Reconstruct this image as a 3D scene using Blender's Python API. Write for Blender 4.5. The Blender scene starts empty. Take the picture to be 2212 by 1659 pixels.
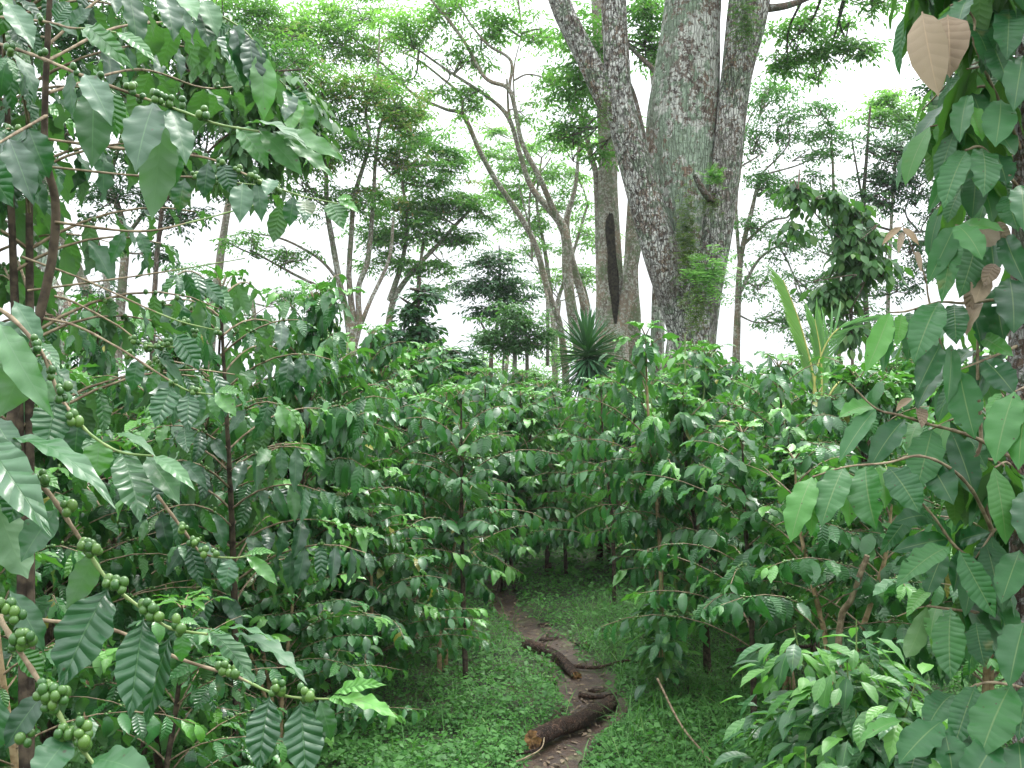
import bpy, math, random
import numpy as np
from mathutils import Vector, Matrix
R = math.radians
SC = bpy.context.scene
COL = SC.collection

# ------------------------------------------------------------------ camera
FPX, CX, CY, EYE = 2268.0, 1106.0, 829.5, 1.7       # focal length and centre in photograph pixels (2212 wide)
cam = bpy.data.cameras.new("camera"); cam.lens = 36 * FPX / 2212; cam.sensor_width = 36
cam.clip_start = 0.05; cam.clip_end = 5000
co = bpy.data.objects.new("camera", cam); COL.objects.link(co)
co.location = (0, 0, EYE); co.rotation_euler = (R(90), 0, 0); SC.camera = co

# ------------------------------------------------------------------ overcast sky
SUN_EL, SUN_AZ = 62, 35
w = bpy.data.worlds.new("World"); SC.world = w; w.use_nodes = True
nt = w.node_tree; nt.nodes.clear()
def WN(t, **k):
    n = nt.nodes.new(t)
    for a, b in k.items(): setattr(n, a, b)
    return n
out = WN('ShaderNodeOutputWorld'); bg = WN('ShaderNodeBackground')
sky = WN('ShaderNodeTexSky'); sky.sky_type = 'NISHITA'; sky.sun_disc = False
sky.sun_elevation = R(SUN_EL); sky.sun_rotation = R(SUN_AZ); sky.dust_density = 6; sky.air_density = 2
tc = WN('ShaderNodeTexCoord'); sx = WN('ShaderNodeSeparateXYZ'); cb = WN('ShaderNodeCombineXYZ')
ab = WN('ShaderNodeMath', operation='ABSOLUTE'); mx = WN('ShaderNodeMath', operation='MAXIMUM'); mx.inputs[1].default_value = 0.12
nt.links.new(tc.outputs['Generated'], sx.inputs[0]); nt.links.new(sx.outputs['X'], cb.inputs[0]); nt.links.new(sx.outputs['Y'], cb.inputs[1])
nt.links.new(sx.outputs['Z'], ab.inputs[0]); nt.links.new(ab.outputs[0], mx.inputs[0]); nt.links.new(mx.outputs[0], cb.inputs[2])
nt.links.new(cb.outputs[0], sky.inputs[0])
hs = WN('ShaderNodeHueSaturation'); hs.inputs['Saturation'].default_value = 0.18; hs.inputs['Value'].default_value = 1.0
nt.links.new(sky.outputs[0], hs.inputs['Color'])
# cloud layer: an overcast sky is an even white mixed into the clear-sky gradient
mc = WN('ShaderNodeMix', data_type='RGBA'); mc.inputs[0].default_value = 0.72; mc.inputs[7].default_value = (11.5, 12.0, 12.7, 1)
nt.links.new(hs.outputs[0], mc.inputs[6])
mr = WN('ShaderNodeMapRange'); mr.inputs[1].default_value = 0; mr.inputs[2].default_value = 1; mr.inputs[3].default_value = .46; mr.inputs[4].default_value = 1.7
nt.links.new(ab.outputs[0], mr.inputs[0])                       # an overcast sky is about three times brighter overhead than at the horizon
cn = WN('ShaderNodeTexNoise'); cn.inputs['Scale'].default_value = 2.2; cn.inputs['Detail'].default_value = 4; nt.links.new(tc.outputs['Generated'], cn.inputs['Vector'])
cm = WN('ShaderNodeMath', operation='MULTIPLY_ADD'); cm.inputs[1].default_value = .5; cm.inputs[2].default_value = .75; nt.links.new(cn.outputs['Fac'], cm.inputs[0])
cs_ = WN('ShaderNodeMath', operation='MULTIPLY'); nt.links.new(mr.outputs[0], cs_.inputs[0]); nt.links.new(cm.outputs[0], cs_.inputs[1])
vm = WN('ShaderNodeVectorMath', operation='SCALE'); nt.links.new(mc.outputs[2], vm.inputs[0]); nt.links.new(cs_.outputs[0], vm.inputs['Scale']); nt.links.new(vm.outputs[0], bg.inputs[0])
bg.inputs[1].default_value = 0.14; nt.links.new(bg.outputs[0], out.inputs[0])
sl = bpy.data.lights.new("sun", 'SUN'); sl.energy = 1.5; sl.angle = R(12); sl.color = (1, .97, .92)
so = bpy.data.objects.new("sun", sl); COL.objects.link(so)
so.rotation_euler = (R(90 - SUN_EL), 0, R(-SUN_AZ + 180))
vs = SC.view_settings; vs.view_transform = 'Standard'; vs.look = 'None'; vs.gamma = 1; vs.exposure = 0.95
cy = SC.cycles; cy.max_bounces = 6; cy.diffuse_bounces = 3; cy.glossy_bounces = 2; cy.transmission_bounces = 3
cy.caustics_reflective = False; cy.caustics_refractive = False

# ------------------------------------------------------------------ helpers
def P(u, v, D): return np.array(((u - CX) / FPX * D, D, EYE - (v - CY) / FPX * D))
def nz(a):
    a = np.asarray(a, float); return a / np.maximum(np.linalg.norm(a, axis=-1, keepdims=True), 1e-9)
Z = np.array((0, 0, 1.))
PATH = [(0.0, 2.6), (0.08, 4.2), (0.16, 4.75), (0.38, 5.2), (0.45, 5.6), (0.43, 6.0), (0.25, 6.75), (0.05, 7.55), (-0.08, 8.2), (-0.18, 9.4), (0.0, 11), (0.3, 13)]
_py = np.array([p[1] for p in PATH]); _px = np.array([p[0] for p in PATH])
def path_x(y): return np.interp(y, _py, _px)
def path_hw(y): return np.interp(y, [2, 4.75, 5.3, 5.9, 6.7, 7.5, 8.2, 10, 13], [.18, .14, .15, .16, .12, .09, .07, .06, .06])
def gz(x, y):
    x = np.asarray(x, float); y = np.asarray(y, float)
    h = .035 * np.sin(x * 1.3 + .5) * np.cos(y * .9) + .02 * np.sin(x * 3.1 + y * 2.3)
    d = np.abs(x - path_x(y)) / path_hw(y)
    h = h * np.clip((d - .6), 0.15, 1) - .035 * np.exp(-(d * .9) ** 2) * (y < 13.5) + .02 * np.clip(np.abs(x) - .6, 0, 3)
    r = np.sqrt(x * x + y * y)
    return h - .045 * np.clip(r - 13, 0, None)
def gp(x, y, dz=0.): return np.array((x, y, float(gz(x, y)) + dz))

class MB:                                            # gathers faces for one mesh object
    def __init__(s): s.v = []; s.f = []; s.n = 0; s.uv = []; s.a = []; s.mi = []
    def add(s, v, f, uv=None, rnd=0., age=0., mi=0):
        v = np.asarray(v, np.float32); f = np.asarray(f, np.int64); n = len(v)
        s.v.append(v); s.f.append(f + s.n); s.n += n
        s.uv.append(np.zeros((n, 2), np.float32) if uv is None else np.asarray(uv, np.float32))
        at = np.zeros((n, 2), np.float32); at[:, 0] = rnd; at[:, 1] = age; s.a.append(at)
        s.mi.append(np.full(len(f), mi, np.int32)); return s
    def mesh(s, name, mats, smooth=True):
        me = bpy.data.meshes.new(name)
        v = np.concatenate(s.v); uv = np.concatenate(s.uv); at = np.concatenate(s.a)
        me.vertices.add(len(v)); me.vertices.foreach_set('co', v.ravel())
        tot = np.concatenate([np.full(len(f), f.shape[1]) for f in s.f]); loops = np.concatenate([f.ravel() for f in s.f])
        me.loops.add(len(loops)); me.loops.foreach_set('vertex_index', loops.astype(np.int32))
        me.polygons.add(len(tot)); st = np.concatenate(([0], np.cumsum(tot)[:-1]))
        me.polygons.foreach_set('loop_start', st.astype(np.int32))
        try: me.polygons.foreach_set('loop_total', tot.astype(np.int32))
        except Exception: pass
        me.polygons.foreach_set('material_index', np.concatenate(s.mi))
        me.polygons.foreach_set('use_smooth', np.full(len(tot), smooth))
        l = me.uv_layers.new(name='UVMap'); l.data.foreach_set('uv', uv[loops].ravel())
        for k, nm in enumerate(('rnd', 'age')):
            a = me.attributes.new(nm, 'FLOAT', 'POINT'); a.data.foreach_set('value', np.ascontiguousarray(at[:, k]))
        for m in (mats if isinstance(mats, (list, tuple)) else [mats]): me.materials.append(m)
        me.update(calc_edges=True); return me
    def obj(s, name, mats, parent=None, smooth=True):
        if not s.v: return None
        o = bpy.data.objects.new(name, s.mesh(name, mats, smooth)); COL.objects.link(o)
        if parent is not None:
            o.parent = parent; o.matrix_parent_inverse = Matrix.Translation(-Vector(parent.location)) if parent.get('_abs') else Matrix()
        return o

def tag(o, label=None, cat=None, group=None, kind=None):
    if label: o['label'] = label
    if cat: o['category'] = cat
    if group: o['group'] = group
    if kind: o['kind'] = kind
    return o
def thing(name, label, cat, base=(0, 0, 0), group=None):         # Empty at the thing's base; its parts are built in world space
    o = bpy.data.objects.new(name, None); COL.objects.link(o); o.location = Vector([float(c) for c in base]); o.empty_display_size = .1
    tag(o, label, cat, group); o['_abs'] = 1; return o
def clone(root, loc, rz, sc, label, group):
    def cp(o, par):
        c = o.copy(); COL.objects.link(c); c.parent = par
        for ch in kids[o.name]: cp(ch, c)
        return c
    kids = {}
    def walk(o):
        kids[o.name] = list(o.children)
        for ch in o.children: walk(ch)
    walk(root)
    r = cp(root, None); r.location = Vector(loc); r.rotation_euler = (0, 0, rz); r.scale = (sc[0], sc[0], sc[1])
    tag(r, label, None, group); return r

def spline(pts, n=6):                                # Catmull-Rom through points (last column may be a radius)
    p = np.asarray(pts, float); q = np.vstack((2 * p[0] - p[1], p, 2 * p[-1] - p[-2])); o = []
    for i in range(len(p) - 1):
        a, b, c, d = q[i:i + 4]
        for t in np.arange(n) / n:
            o.append(.5 * (2 * b + (c - a) * t + (2 * a - 5 * b + 4 * c - d) * t * t + (3 * b - a - 3 * c + d) * t ** 3))
    o.append(p[-1]); return np.array(o)
def tube(mb, pts, rad, ns=6, rough=0., seed=0, cap=True, mi=0, capmi=None, rnd=0.):
    p = np.asarray(pts, float); n = len(p); r = np.broadcast_to(np.asarray(rad, float), (n,))
    t = nz(np.gradient(p, axis=0)); ref = np.array((0.31, .95, .1)) if abs(t[0][2]) > .6 else Z
    s = nz(np.cross(t, ref)); u = np.cross(s, t); a = np.arange(ns) / ns * 2 * math.pi
    rr = r[:, None] * np.ones((1, ns))
    L = np.concatenate(([0], np.cumsum(np.linalg.norm(np.diff(p, axis=0), axis=1))))
    if rough:
        g = np.random.default_rng(seed); k = np.zeros_like(rr)
        for j in range(7):
            k += np.sin(a[None] * g.integers(1, 6) + L[:, None] / max(r.mean(), .01) * g.uniform(-.9, .9) + g.uniform(0, 6)) * g.uniform(.2, .5)
        rr = rr * (1 + rough * k)
    v = p[:, None] + rr[..., None] * (np.cos(a)[None, :, None] * s[:, None] + np.sin(a)[None, :, None] * u[:, None])
    i = np.arange(n - 1)[:, None] * ns; j = np.arange(ns)[None]; j2 = (j + 1) % ns
    f = np.stack((i + j, i + j2, i + j2 + ns, i + j + ns), -1).reshape(-1, 4)
    uv = np.stack(np.broadcast_arrays(a[None] / 6.2832, L[:, None] * np.ones((1, ns))), -1).reshape(-1, 2)
    mb.add(v.reshape(-1, 3), f, uv, rnd, 0, mi)
    if cap:
        for e, k in ((0, -1), (n - 1, 1)):
            ring = v[e]
            if capmi is not None:
                g = np.random.default_rng(seed + e); off = t[e] * k * (g.uniform(-.5, .5, (ns, 1)) * r[e]); v[e] += off; ring = v[e]; mb.v[-1 - (e > 0)].reshape(n, ns, 3)[e] += off
            c = p[e] + t[e] * k * r[e] * (.25 if capmi is None else .05)
            vv = np.vstack((ring, c)); q = np.arange(ns); ff = np.stack((q, (q + 1) % ns, np.full(ns, ns)), -1)
            if k < 0: ff = ff[:, ::-1]
            mb.add(vv, ff, None, rnd, 0, mi if capmi is None else capmi)
    return mb

PROF = {  # s positions along the leaf, half-width there
    'coffee': ([0, .05, .16, .3, .45, .6, .74, .86, .94, 1], [.03, .05, .55, .9, 1, .93, .72, .38, .13, .02]),
    'big':    ([0, .04, .12, .28, .48, .65, .8, .9, .96, 1], [.04, .06, .5, .86, 1, .93, .68, .36, .12, .02]),
    'mid':    ([0, .08, .3, .55, .8, 1], [.04, .3, .95, .95, .45, .02]),
    'blade':  ([0, .15, .45, .75, 1], [.6, .9, 1, .7, .04]),
    'round':  ([0, .15, .55, 1], [.04, .7, 1, .12]),
    'tiny':   ([0, .5, 1], [.12, 1, .06])}
class Leaves:
    def __init__(s): s.r = []; s.blk = []
    def add(s, b, d, n, L, W, curl=.5, fold=.25, wave=.05, rnd=None, age=0., wf=3.5):
        s.r.append((*b, *d, *n, L, W, curl, fold, wave, random.random() if rnd is None else rnd, age, wf))
    def block(s, A): s.blk.append(A)
    def into(s, mb, prof='coffee', nt=4, mi=0, holes=0., res=0):
        A = [np.array(s.r, float)] if s.r else []
        A = np.concatenate(A + s.blk) if (A or s.blk) else None
        if A is None: return mb
        ss, ww = map(np.array, PROF[prof]); N = len(A)
        if res:
            s2 = np.linspace(0, 1, res); w2 = np.interp(s2, ss, ww); w3 = w2.copy(); w3[1:-1] = (w2[:-2] + 2 * w2[1:-1] + w2[2:]) / 4; ss, ww = s2, w3
        g = np.random.default_rng(N)
        tt = np.linspace(-1, 1, nt + 1)
        b, d, n = A[:, 0:3], nz(A[:, 3:6]), A[:, 6:9]
        n = nz(n - d * (n * d).sum(1, keepdims=True)); sd = np.cross(d, n)
        L, Wd, cu, fo, wa, rn, ag, wf = (A[:, k][:, None, None] for k in range(9, 17))
        cu = np.where(abs(cu) < .02, .02, cu)
        S = ss[None, :, None]; T = tt[None, None, :]
        th = cu * S; cx = np.sin(th) / cu * L; cz = -(1 - np.cos(th)) / cu * L
        ph = g.uniform(0, 6.28, (N, 1, 1)); hw = Wd * ww[None, :, None] * .5 * (1 + .05 * np.sin(S * 31 + ph * 3 + T) * (nt > 2))
        tw = g.uniform(-.35, .35, (N, 1, 1)) * S
        side = hw * T * np.cos(fo); up = hw * np.abs(T) * np.sin(fo) + wa * Wd * (T ** 2) * np.sin(6.283 * wf * S + ph + T * .8) * np.minimum(ww[None, :, None] * 2, 1)
        side, up = side * np.cos(tw) - up * np.sin(tw), side * np.sin(tw) + up * np.cos(tw)
        lx = cx + up * np.sin(th); lz = cz + up * np.cos(th)
        v = (b[:, None, None] + lx[..., None] * d[:, None, None] + lz[..., None] * n[:, None, None] + side[..., None] * sd[:, None, None])
        ns_, m = len(ss), nt + 1
        i = np.arange(ns_ - 1)[:, None] * m; j = np.arange(nt)[None]
        f = np.stack((i + j, i + j + 1, i + j + 1 + m, i + j + m), -1).reshape(-1, 4)
        F = (f[None] + (np.arange(N) * ns_ * m)[:, None, None])
        if holes and nt > 2:                         # insect-eaten bites
            col = np.tile(np.arange(nt), ns_ - 1); pr = np.where((col == 0) | (col == nt - 1), holes, holes * .15); keep = g.random((N, len(f))) > pr; F = F[keep]
        F = F.reshape(-1, 4)
        uv = np.stack(np.broadcast_arrays(T * .5 + .5, S), -1).reshape(1, -1, 2); uv = np.broadcast_to(uv, (N, ns_ * m, 2)).reshape(-1, 2)
        mb.add(v.reshape(-1, 3), F, uv, np.repeat(A[:, 14], ns_ * m), np.repeat(A[:, 15], ns_ * m), mi)
        return mb

def ico(sub):
    import bmesh
    bm = bmesh.new(); bmesh.ops.create_icosphere(bm, subdivisions=sub, radius=1)
    v = np.array([x.co[:] for x in bm.verts]); f = np.array([[q.index for q in p.verts] for p in bm.faces]); bm.free(); return v, f
ICO = {1: ico(1), 2: ico(2), 3: ico(3)}
def berries(mb, c, r, sub=1, rnd=0., mi=0):
    v, f = ICO[sub]; c = np.asarray(c, float); N = len(c)
    if N == 0: return
    g = np.random.default_rng(N); r = np.asarray(r, float) * g.uniform(.8, 1.12, N)
    sc = np.ones((N, 1, 3)); sc[:, 0, 2] = g.uniform(1.0, 1.3, N); sc[:, 0, 0] = g.uniform(.88, 1.05, N)
    V = c[:, None] + v[None] * r[:, None, None] * sc
    F = f[None] + (np.arange(N) * len(v))[:, None, None]
    mb.add(V.reshape(-1, 3), F.reshape(-1, 3), None, np.repeat(g.random(N), len(v)), 0, mi)

# ------------------------------------------------------------------ materials
def mat(name):
    m = bpy.data.materials.new(name); m.use_nodes = True; t = m.node_tree; t.nodes.clear()
    o = t.nodes.new('ShaderNodeOutputMaterial'); return m, t, o
def NN(t, ty, ins=None, **k):
    n = t.nodes.new(ty)
    for a, b in k.items(): setattr(n, a, b)
    for a, b in (ins or {}).items():
        if hasattr(b, 'bl_idname') or isinstance(b, bpy.types.NodeSocket): t.links.new(b, n.inputs[a])
        else: n.inputs[a].default_value = b
    return n
def MA(t, op, a, b=None, c=None, clamp=False):
    n = t.nodes.new('ShaderNodeMath'); n.operation = op; n.use_clamp = clamp
    for i, x in enumerate((a, b, c)):
        if x is None: continue
        if isinstance(x, bpy.types.NodeSocket): t.links.new(x, n.inputs[i])
        else: n.inputs[i].default_value = x
    return n.outputs[0]
def MIX(t, f, a, b, mode='MIX'):
    n = t.nodes.new('ShaderNodeMix'); n.data_type = 'RGBA'; n.blend_type = mode
    for i, x in ((0, f), (6, a), (7, b)):
        if isinstance(x, bpy.types.NodeSocket): t.links.new(x, n.inputs[i])
        else: n.inputs[i].default_value = x if i == 0 else (*x, 1)
    return n.outputs[2]
def SM(t, x, lo, hi):
    n = t.nodes.new('ShaderNodeMapRange'); n.interpolation_type = 'SMOOTHSTEP'; t.links.new(x, n.inputs[0])
    n.inputs[1].default_value = lo; n.inputs[2].default_value = hi; return n.outputs[0]
def noise(t, sc, det=3, vec=None, rough=.55):
    n = NN(t, 'ShaderNodeTexNoise', {'Scale': sc, 'Detail': det, 'Roughness': rough})
    if vec is not None: t.links.new(vec, n.inputs['Vector'])
    return n.outputs['Fac']
def leaf_mat(name, dark, light, young, under, rough=.32, veins=9, bump=.5, rib=(.22, .34, .12), trans=.3, spots=0., spec=.5, old=None, vein=.25, bd=.004):
    m, t, o = mat(name)
    rn = NN(t, 'ShaderNodeAttribute', attribute_name='rnd').outputs['Fac']; ag = NN(t, 'ShaderNodeAttribute', attribute_name='age').outputs['Fac']
    uv = NN(t, 'ShaderNodeSeparateXYZ', {0: NN(t, 'ShaderNodeUVMap').outputs[0]})
    ax = MA(t, 'MULTIPLY', MA(t, 'ABSOLUTE', MA(t, 'SUBTRACT', uv.outputs[0], .5)), 2.)
    ob = NN(t, 'ShaderNodeTexCoord').outputs['Object']
    nf = noise(t, 14, 2, ob)
    c = MIX(t, rn, dark, light); c = MIX(t, SM(t, nf, .35, .7), c, MIX(t, .5, c, light))
    c = MIX(t, ag, c, young)
    if old:
        c = MIX(t, SM(t, rn, .992, .995), c, old)
    if veins:
        ph = MA(t, 'SUBTRACT', MA(t, 'MULTIPLY', uv.outputs[1], veins * 6.283), MA(t, 'MULTIPLY', MA(t, 'POWER', ax, .8), 6.5))
        h = MA(t, 'ABSOLUTE', MA(t, 'SINE', MA(t, 'MULTIPLY', MA(t, 'ADD', ph, MA(t, 'ADD', MA(t, 'MULTIPLY', nf, 4.), MA(t, 'MULTIPLY', rn, 3.))), .5)))       # sunk lateral veins between raised panels
        ribf = MA(t, 'SUBTRACT', 1., SM(t, ax, .015, .055)); vf = MA(t, 'MULTIPLY', MA(t, 'SUBTRACT', 1., SM(t, h, .05, .3)), vein)
        c = MIX(t, MA(t, 'MULTIPLY', ribf, .6), MIX(t, vf, c, light), rib)
        hh = MA(t, 'SUBTRACT', h, MA(t, 'MULTIPLY', ribf, .6)); hh = MA(t, 'ADD', hh, MA(t, 'MULTIPLY', noise(t, 60, 2, ob), .25))
    if spots:
        sp = NN(t, 'ShaderNodeTexVoronoi', {'Scale': 38., 'Vector': ob}).outputs['Distance']
        c = MIX(t, MA(t, 'MULTIPLY', MA(t, 'SUBTRACT', 1., SM(t, sp, .04, .10)), spots), c, (.05, .035, .015))
        c = MIX(t, MA(t, 'MULTIPLY', SM(t, noise(t, 9, 4, ob), .66, .74), spots * .6), c, (.16, .15, .05))
    geo = NN(t, 'ShaderNodeNewGeometry')
    c = MIX(t, MA(t, 'MULTIPLY', geo.outputs['Backfacing'], .75), c, under)
    rg = MA(t, 'ADD', MA(t, 'ADD', MA(t, 'MULTIPLY', geo.outputs['Backfacing'], .25), rough - .08), MA(t, 'ADD', MA(t, 'MULTIPLY', nf, .15), MA(t, 'MULTIPLY', MA(t, 'FRACT', MA(t, 'MULTIPLY', rn, 7.3)), .2)))
    b = NN(t, 'ShaderNodeBsdfPrincipled', {'Base Color': c, 'Roughness': rg, 'Specular IOR Level': spec})
    if veins:
        bs = MA(t, 'MULTIPLY', MA(t, 'ADD', SM(t, MA(t, 'FRACT', MA(t, 'MULTIPLY', rn, 13.7)), .3, 1.), .15), bump)
        bp = NN(t, 'ShaderNodeBump', {'Strength': bs, 'Distance': bd, 'Height': hh}); t.links.new(bp.outputs[0], b.inputs['Normal'])
    if trans:
        tr = NN(t, 'ShaderNodeBsdfTranslucent', {'Color': MIX(t, 1., c, (1.35, 1.75, .6), 'MULTIPLY')})
        s = NN(t, 'ShaderNodeMixShader', {0: trans, 1: b.outputs[0], 2: tr.outputs[0]}); t.links.new(s.outputs[0], o.inputs[0])
    else: t.links.new(b.outputs[0], o.inputs[0])
    return m
def bark_mat(name, base, dark, lich, moss, la=.5, ma=.5, crack=1., sc=1., rough=.9):
    m, t, o = mat(name); ob = NN(t, 'ShaderNodeTexCoord').outputs['Object']
    mp = NN(t, 'ShaderNodeMapping', {'Vector': ob, 'Scale': (sc * 9, sc * 9, sc * 1.6)}).outputs[0]
    n1 = noise(t, 2.2, 6, mp, .65); vo = NN(t, 'ShaderNodeTexVoronoi', {'Scale': 2.0, 'Vector': NN(t, 'ShaderNodeMapping', {'Vector': ob, 'Scale': (sc * 14, sc * 14, sc * 6)}).outputs[0]}, feature='DISTANCE_TO_EDGE').outputs['Distance']
    c = MIX(t, SM(t, n1, .3, .65), dark, base)
    c = MIX(t, SM(t, noise(t, 1.1 * sc, 3, ob), .45, .65), c, tuple(x * y for x, y in zip(base, (1.0, .87, .75))))
    lf = SM(t, MA(t, 'ADD', noise(t, 16 * sc, 5, ob, .7), MA(t, 'MULTIPLY', noise(t, 2 * sc, 2, ob), .35)), .82 - la * .25, .86 - la * .25)
    c = MIX(t, MA(t, 'MULTIPLY', lf, .9), c, lich)
    mf = SM(t, MA(t, 'ADD', noise(t, 9 * sc, 5, ob, .65), MA(t, 'MULTIPLY', noise(t, 1.3 * sc, 2, ob), .6)), 1.02 - ma * .3, 1.08 - ma * .3)
    c = MIX(t, MA(t, 'MULTIPLY', mf, .8), c, moss)
    vf = NN(t, 'ShaderNodeTexVoronoi', {'Scale': 1.3, 'Vector': NN(t, 'ShaderNodeMapping', {'Vector': NN(t, 'ShaderNodeMix', {0: .04, 6: ob, 7: NN(t, 'ShaderNodeTexNoise', {'Scale': 6. * sc, 'Vector': ob}).outputs['Color']}, data_type='RGBA').outputs[2], 'Scale': (sc * 16, sc * 16, sc * 2.2)}).outputs[0]}, feature='DISTANCE_TO_EDGE').outputs['Distance']
    fz = MA(t, 'SUBTRACT', 1., SM(t, vf, .0, .10))
    ck = MA(t, 'MAXIMUM', MA(t, 'SUBTRACT', 1., SM(t, vo, .0, .07)), fz); c = MIX(t, MA(t, 'MULTIPLY', ck, .75 * min(crack, 1)), c, dark)
    c = MIX(t, MA(t, 'MULTIPLY', SM(t, noise(t, .9 * sc, 4, NN(t, 'ShaderNodeMapping', {'Vector': ob, 'Scale': (2.5, 2.5, .5)}).outputs[0]), .55, .68), .55 * min(1, crack + .3)), c, tuple(.5 * (x + y) for x, y in zip(base, dark)))
    hh = MA(t, 'ADD', MA(t, 'MULTIPLY', MA(t, 'ADD', SM(t, vo, 0, .12), MA(t, 'MULTIPLY', fz, -2.)), crack), MA(t, 'ADD', n1, MA(t, 'MULTIPLY', lf, .3)))
    b = NN(t, 'ShaderNodeBsdfPrincipled', {'Base Color': c, 'Roughness': rough, 'Specular IOR Level': .25})
    bp = NN(t, 'ShaderNodeBump', {'Strength': .9, 'Distance': .02 / sc ** .5, 'Height': hh}); t.links.new(bp.outputs[0], b.inputs['Normal'])
    t.links.new(b.outputs[0], o.inputs[0]); return m
def flat_mat(name, a, b_, sc=20, rough=.6, spec=.4, bump=.3, attr=False, dist=.004):
    m, t, o = mat(name); ob = NN(t, 'ShaderNodeTexCoord').outputs['Object']; n1 = noise(t, sc, 5, ob)
    f = NN(t, 'ShaderNodeAttribute', attribute_name='rnd').outputs['Fac'] if attr else SM(t, n1, .35, .65)
    b = NN(t, 'ShaderNodeBsdfPrincipled', {'Base Color': MIX(t, f, a, b_), 'Roughness': rough, 'Specular IOR Level': spec})
    bp = NN(t, 'ShaderNodeBump', {'Strength': bump, 'Distance': dist, 'Height': n1}); t.links.new(bp.outputs[0], b.inputs['Normal'])
    t.links.new(b.outputs[0], o.inputs[0]); return m

M = {}
M['coffee'] = leaf_mat('coffee_leaf', (.008, .046, .018), (.024, .11, .032), (.10, .30, .04), (.075, .16, .065), .33, 9, .5, (.07, .17, .06), .25, .75, .8, old=(.25, .24, .04), vein=.12, bd=.006)
M['coffee_far'] = leaf_mat('coffee_leaf_far', (.010, .058, .016), (.040, .165, .036), (.11, .31, .04), (.07, .17, .05), .26, 9, .45, (.05, .14, .04), .27, 0, .6, old=(.25, .24, .04), vein=.12, bd=.007)
M['big'] = leaf_mat('broad_leaf', (.012, .070, .022), (.032, .130, .034), (.11, .33, .035), (.085, .18, .05), .36, 13, .28, (.14, .21, .075), .30, .9, .42, vein=.08, bd=.005)
M['sapling'] = leaf_mat('sapling_leaf', (.020, .085, .028), (.046, .155, .045), (.12, .30, .055), (.11, .24, .08), .33, 7, .4, (.16, .34, .10), .32, .2, .5)
M['dry'] = leaf_mat('dry_leaf', (.13, .09, .055), (.23, .18, .12), (.2, .14, .07), (.17, .145, .10), .8, 8, .8, (.3, .22, .14), .10)
M['weed'] = leaf_mat('weed_leaf', (.034, .125, .028), (.080, .225, .046), (.12, .29, .06), (.07, .2, .06), .5, 0, 0, trans=.3, spec=.3)
M['feather'] = leaf_mat('feathery_leaf', (.060, .16, .042), (.125, .27, .075), (.32, .19, .08), (.1, .22, .07), .5, 0, 0, trans=.42, spec=.3)
M['bright'] = leaf_mat('bright_feathery_leaf', (.11, .24, .07), (.19, .34, .12), (.24, .19, .08), (.18, .32, .12), .5, 0, 0, trans=.48, spec=.3)
M['darkleaf'] = leaf_mat('dark_tree_leaf', (.014, .055, .024), (.04, .125, .045), (.09, .22, .05), (.05, .12, .05), .4, 0, 0, trans=.25, spec=.4)
M['midleaf'] = leaf_mat('tree_leaf', (.035, .11, .035), (.08, .20, .06), (.14, .30, .07), (.08, .18, .07), .45, 0, 0, trans=.38, spec=.4)
M['yucca'] = leaf_mat('yucca_leaf', (.03, .10, .045), (.055, .16, .06), (.12, .26, .08), (.05, .13, .05), .4, 0, 0, trans=.2)
M['palm'] = leaf_mat('palm_leaf', (.05, .15, .05), (.10, .24, .07), (.19, .32, .085), (.14, .3, .08), .4, 0, 0, trans=.4)
M['grass'] = leaf_mat('grass_blade', (.05, .16, .035), (.10, .24, .06), (.2, .3, .1), (.08, .2, .05), .5, 0, 0, trans=.3, spec=.3)
M['berry'] = flat_mat('green_berry', (.028, .095, .018), (.095, .185, .034), 30, .28, .5, .1, True)
M['twig'] = flat_mat('twig_bark', (.12, .085, .05), (.27, .215, .135), 40, .75, .3, .6)
M['green_twig'] = flat_mat('green_twig', (.12, .20, .05), (.20, .27, .09), 40, .5, .4, .3)
M['stem'] = flat_mat('coffee_bark', (.030, .024, .018), (.09, .07, .048), 30, .95, .1, .8)
M['stem_tan'] = flat_mat('tan_coffee_bark', (.22, .15, .075), (.36, .27, .15), 30, .8, .3, .7)
M['bark_big'] = bark_mat('lichened_bark', (.25, .21, .17), (.045, .036, .03), (.56, .56, .51), (.17, .24, .15), .72, .64, 1., 1.)
M['bark_pale'] = bark_mat('pale_smooth_bark', (.22, .18, .145), (.05, .040, .034), (.55, .56, .50), (.22, .31, .21), .76, .84, .5, .8)
M['bark_thin'] = bark_mat('grey_limb_bark', (.30, .26, .205), (.11, .088, .066), (.50, .50, .43), (.15, .20, .10), .55, .65, .3, 1.5)
M['bark_dark'] = bark_mat('dark_limb_bark', (.16, .125, .10), (.05, .04, .03), (.3, .3, .27), (.10, .14, .08), .35, .6, .4, 1.5)
M['bark_right'] = bark_mat('blotched_bark', (.20, .15, .125), (.05, .03, .025), (.45, .43, .42), (.10, .14, .09), .55, .35, .4, 3.)
M['log'] = bark_mat('wet_log_bark', (.075, .042, .028), (.014, .009, .007), (.20, .12, .08), (.05, .06, .03), .42, .2, 1., 4., .5)
M['cut'] = flat_mat('broken_wood', (.05, .028, .014), (.40, .22, .09), 30, .8, .3, 1., dist=.02)
M['moss'] = leaf_mat('moss_frond', (.05, .12, .02), (.12, .22, .04), (.22, .22, .05), (.1, .18, .04), .7, 0, 0, trans=.3, spec=.2)
M['darkbroad'] = leaf_mat('dark_broad_leaf', (.015, .06, .022), (.065, .17, .045), (.20, .24, .05), (.07, .15, .05), .4, 0, 0, trans=.3, spec=.4)
M['fern'] = leaf_mat('fern_leaf', (.10, .26, .05), (.22, .44, .10), (.3, .5, .14), (.16, .34, .09), .5, 0, 0, trans=.4, spec=.3)

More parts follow.
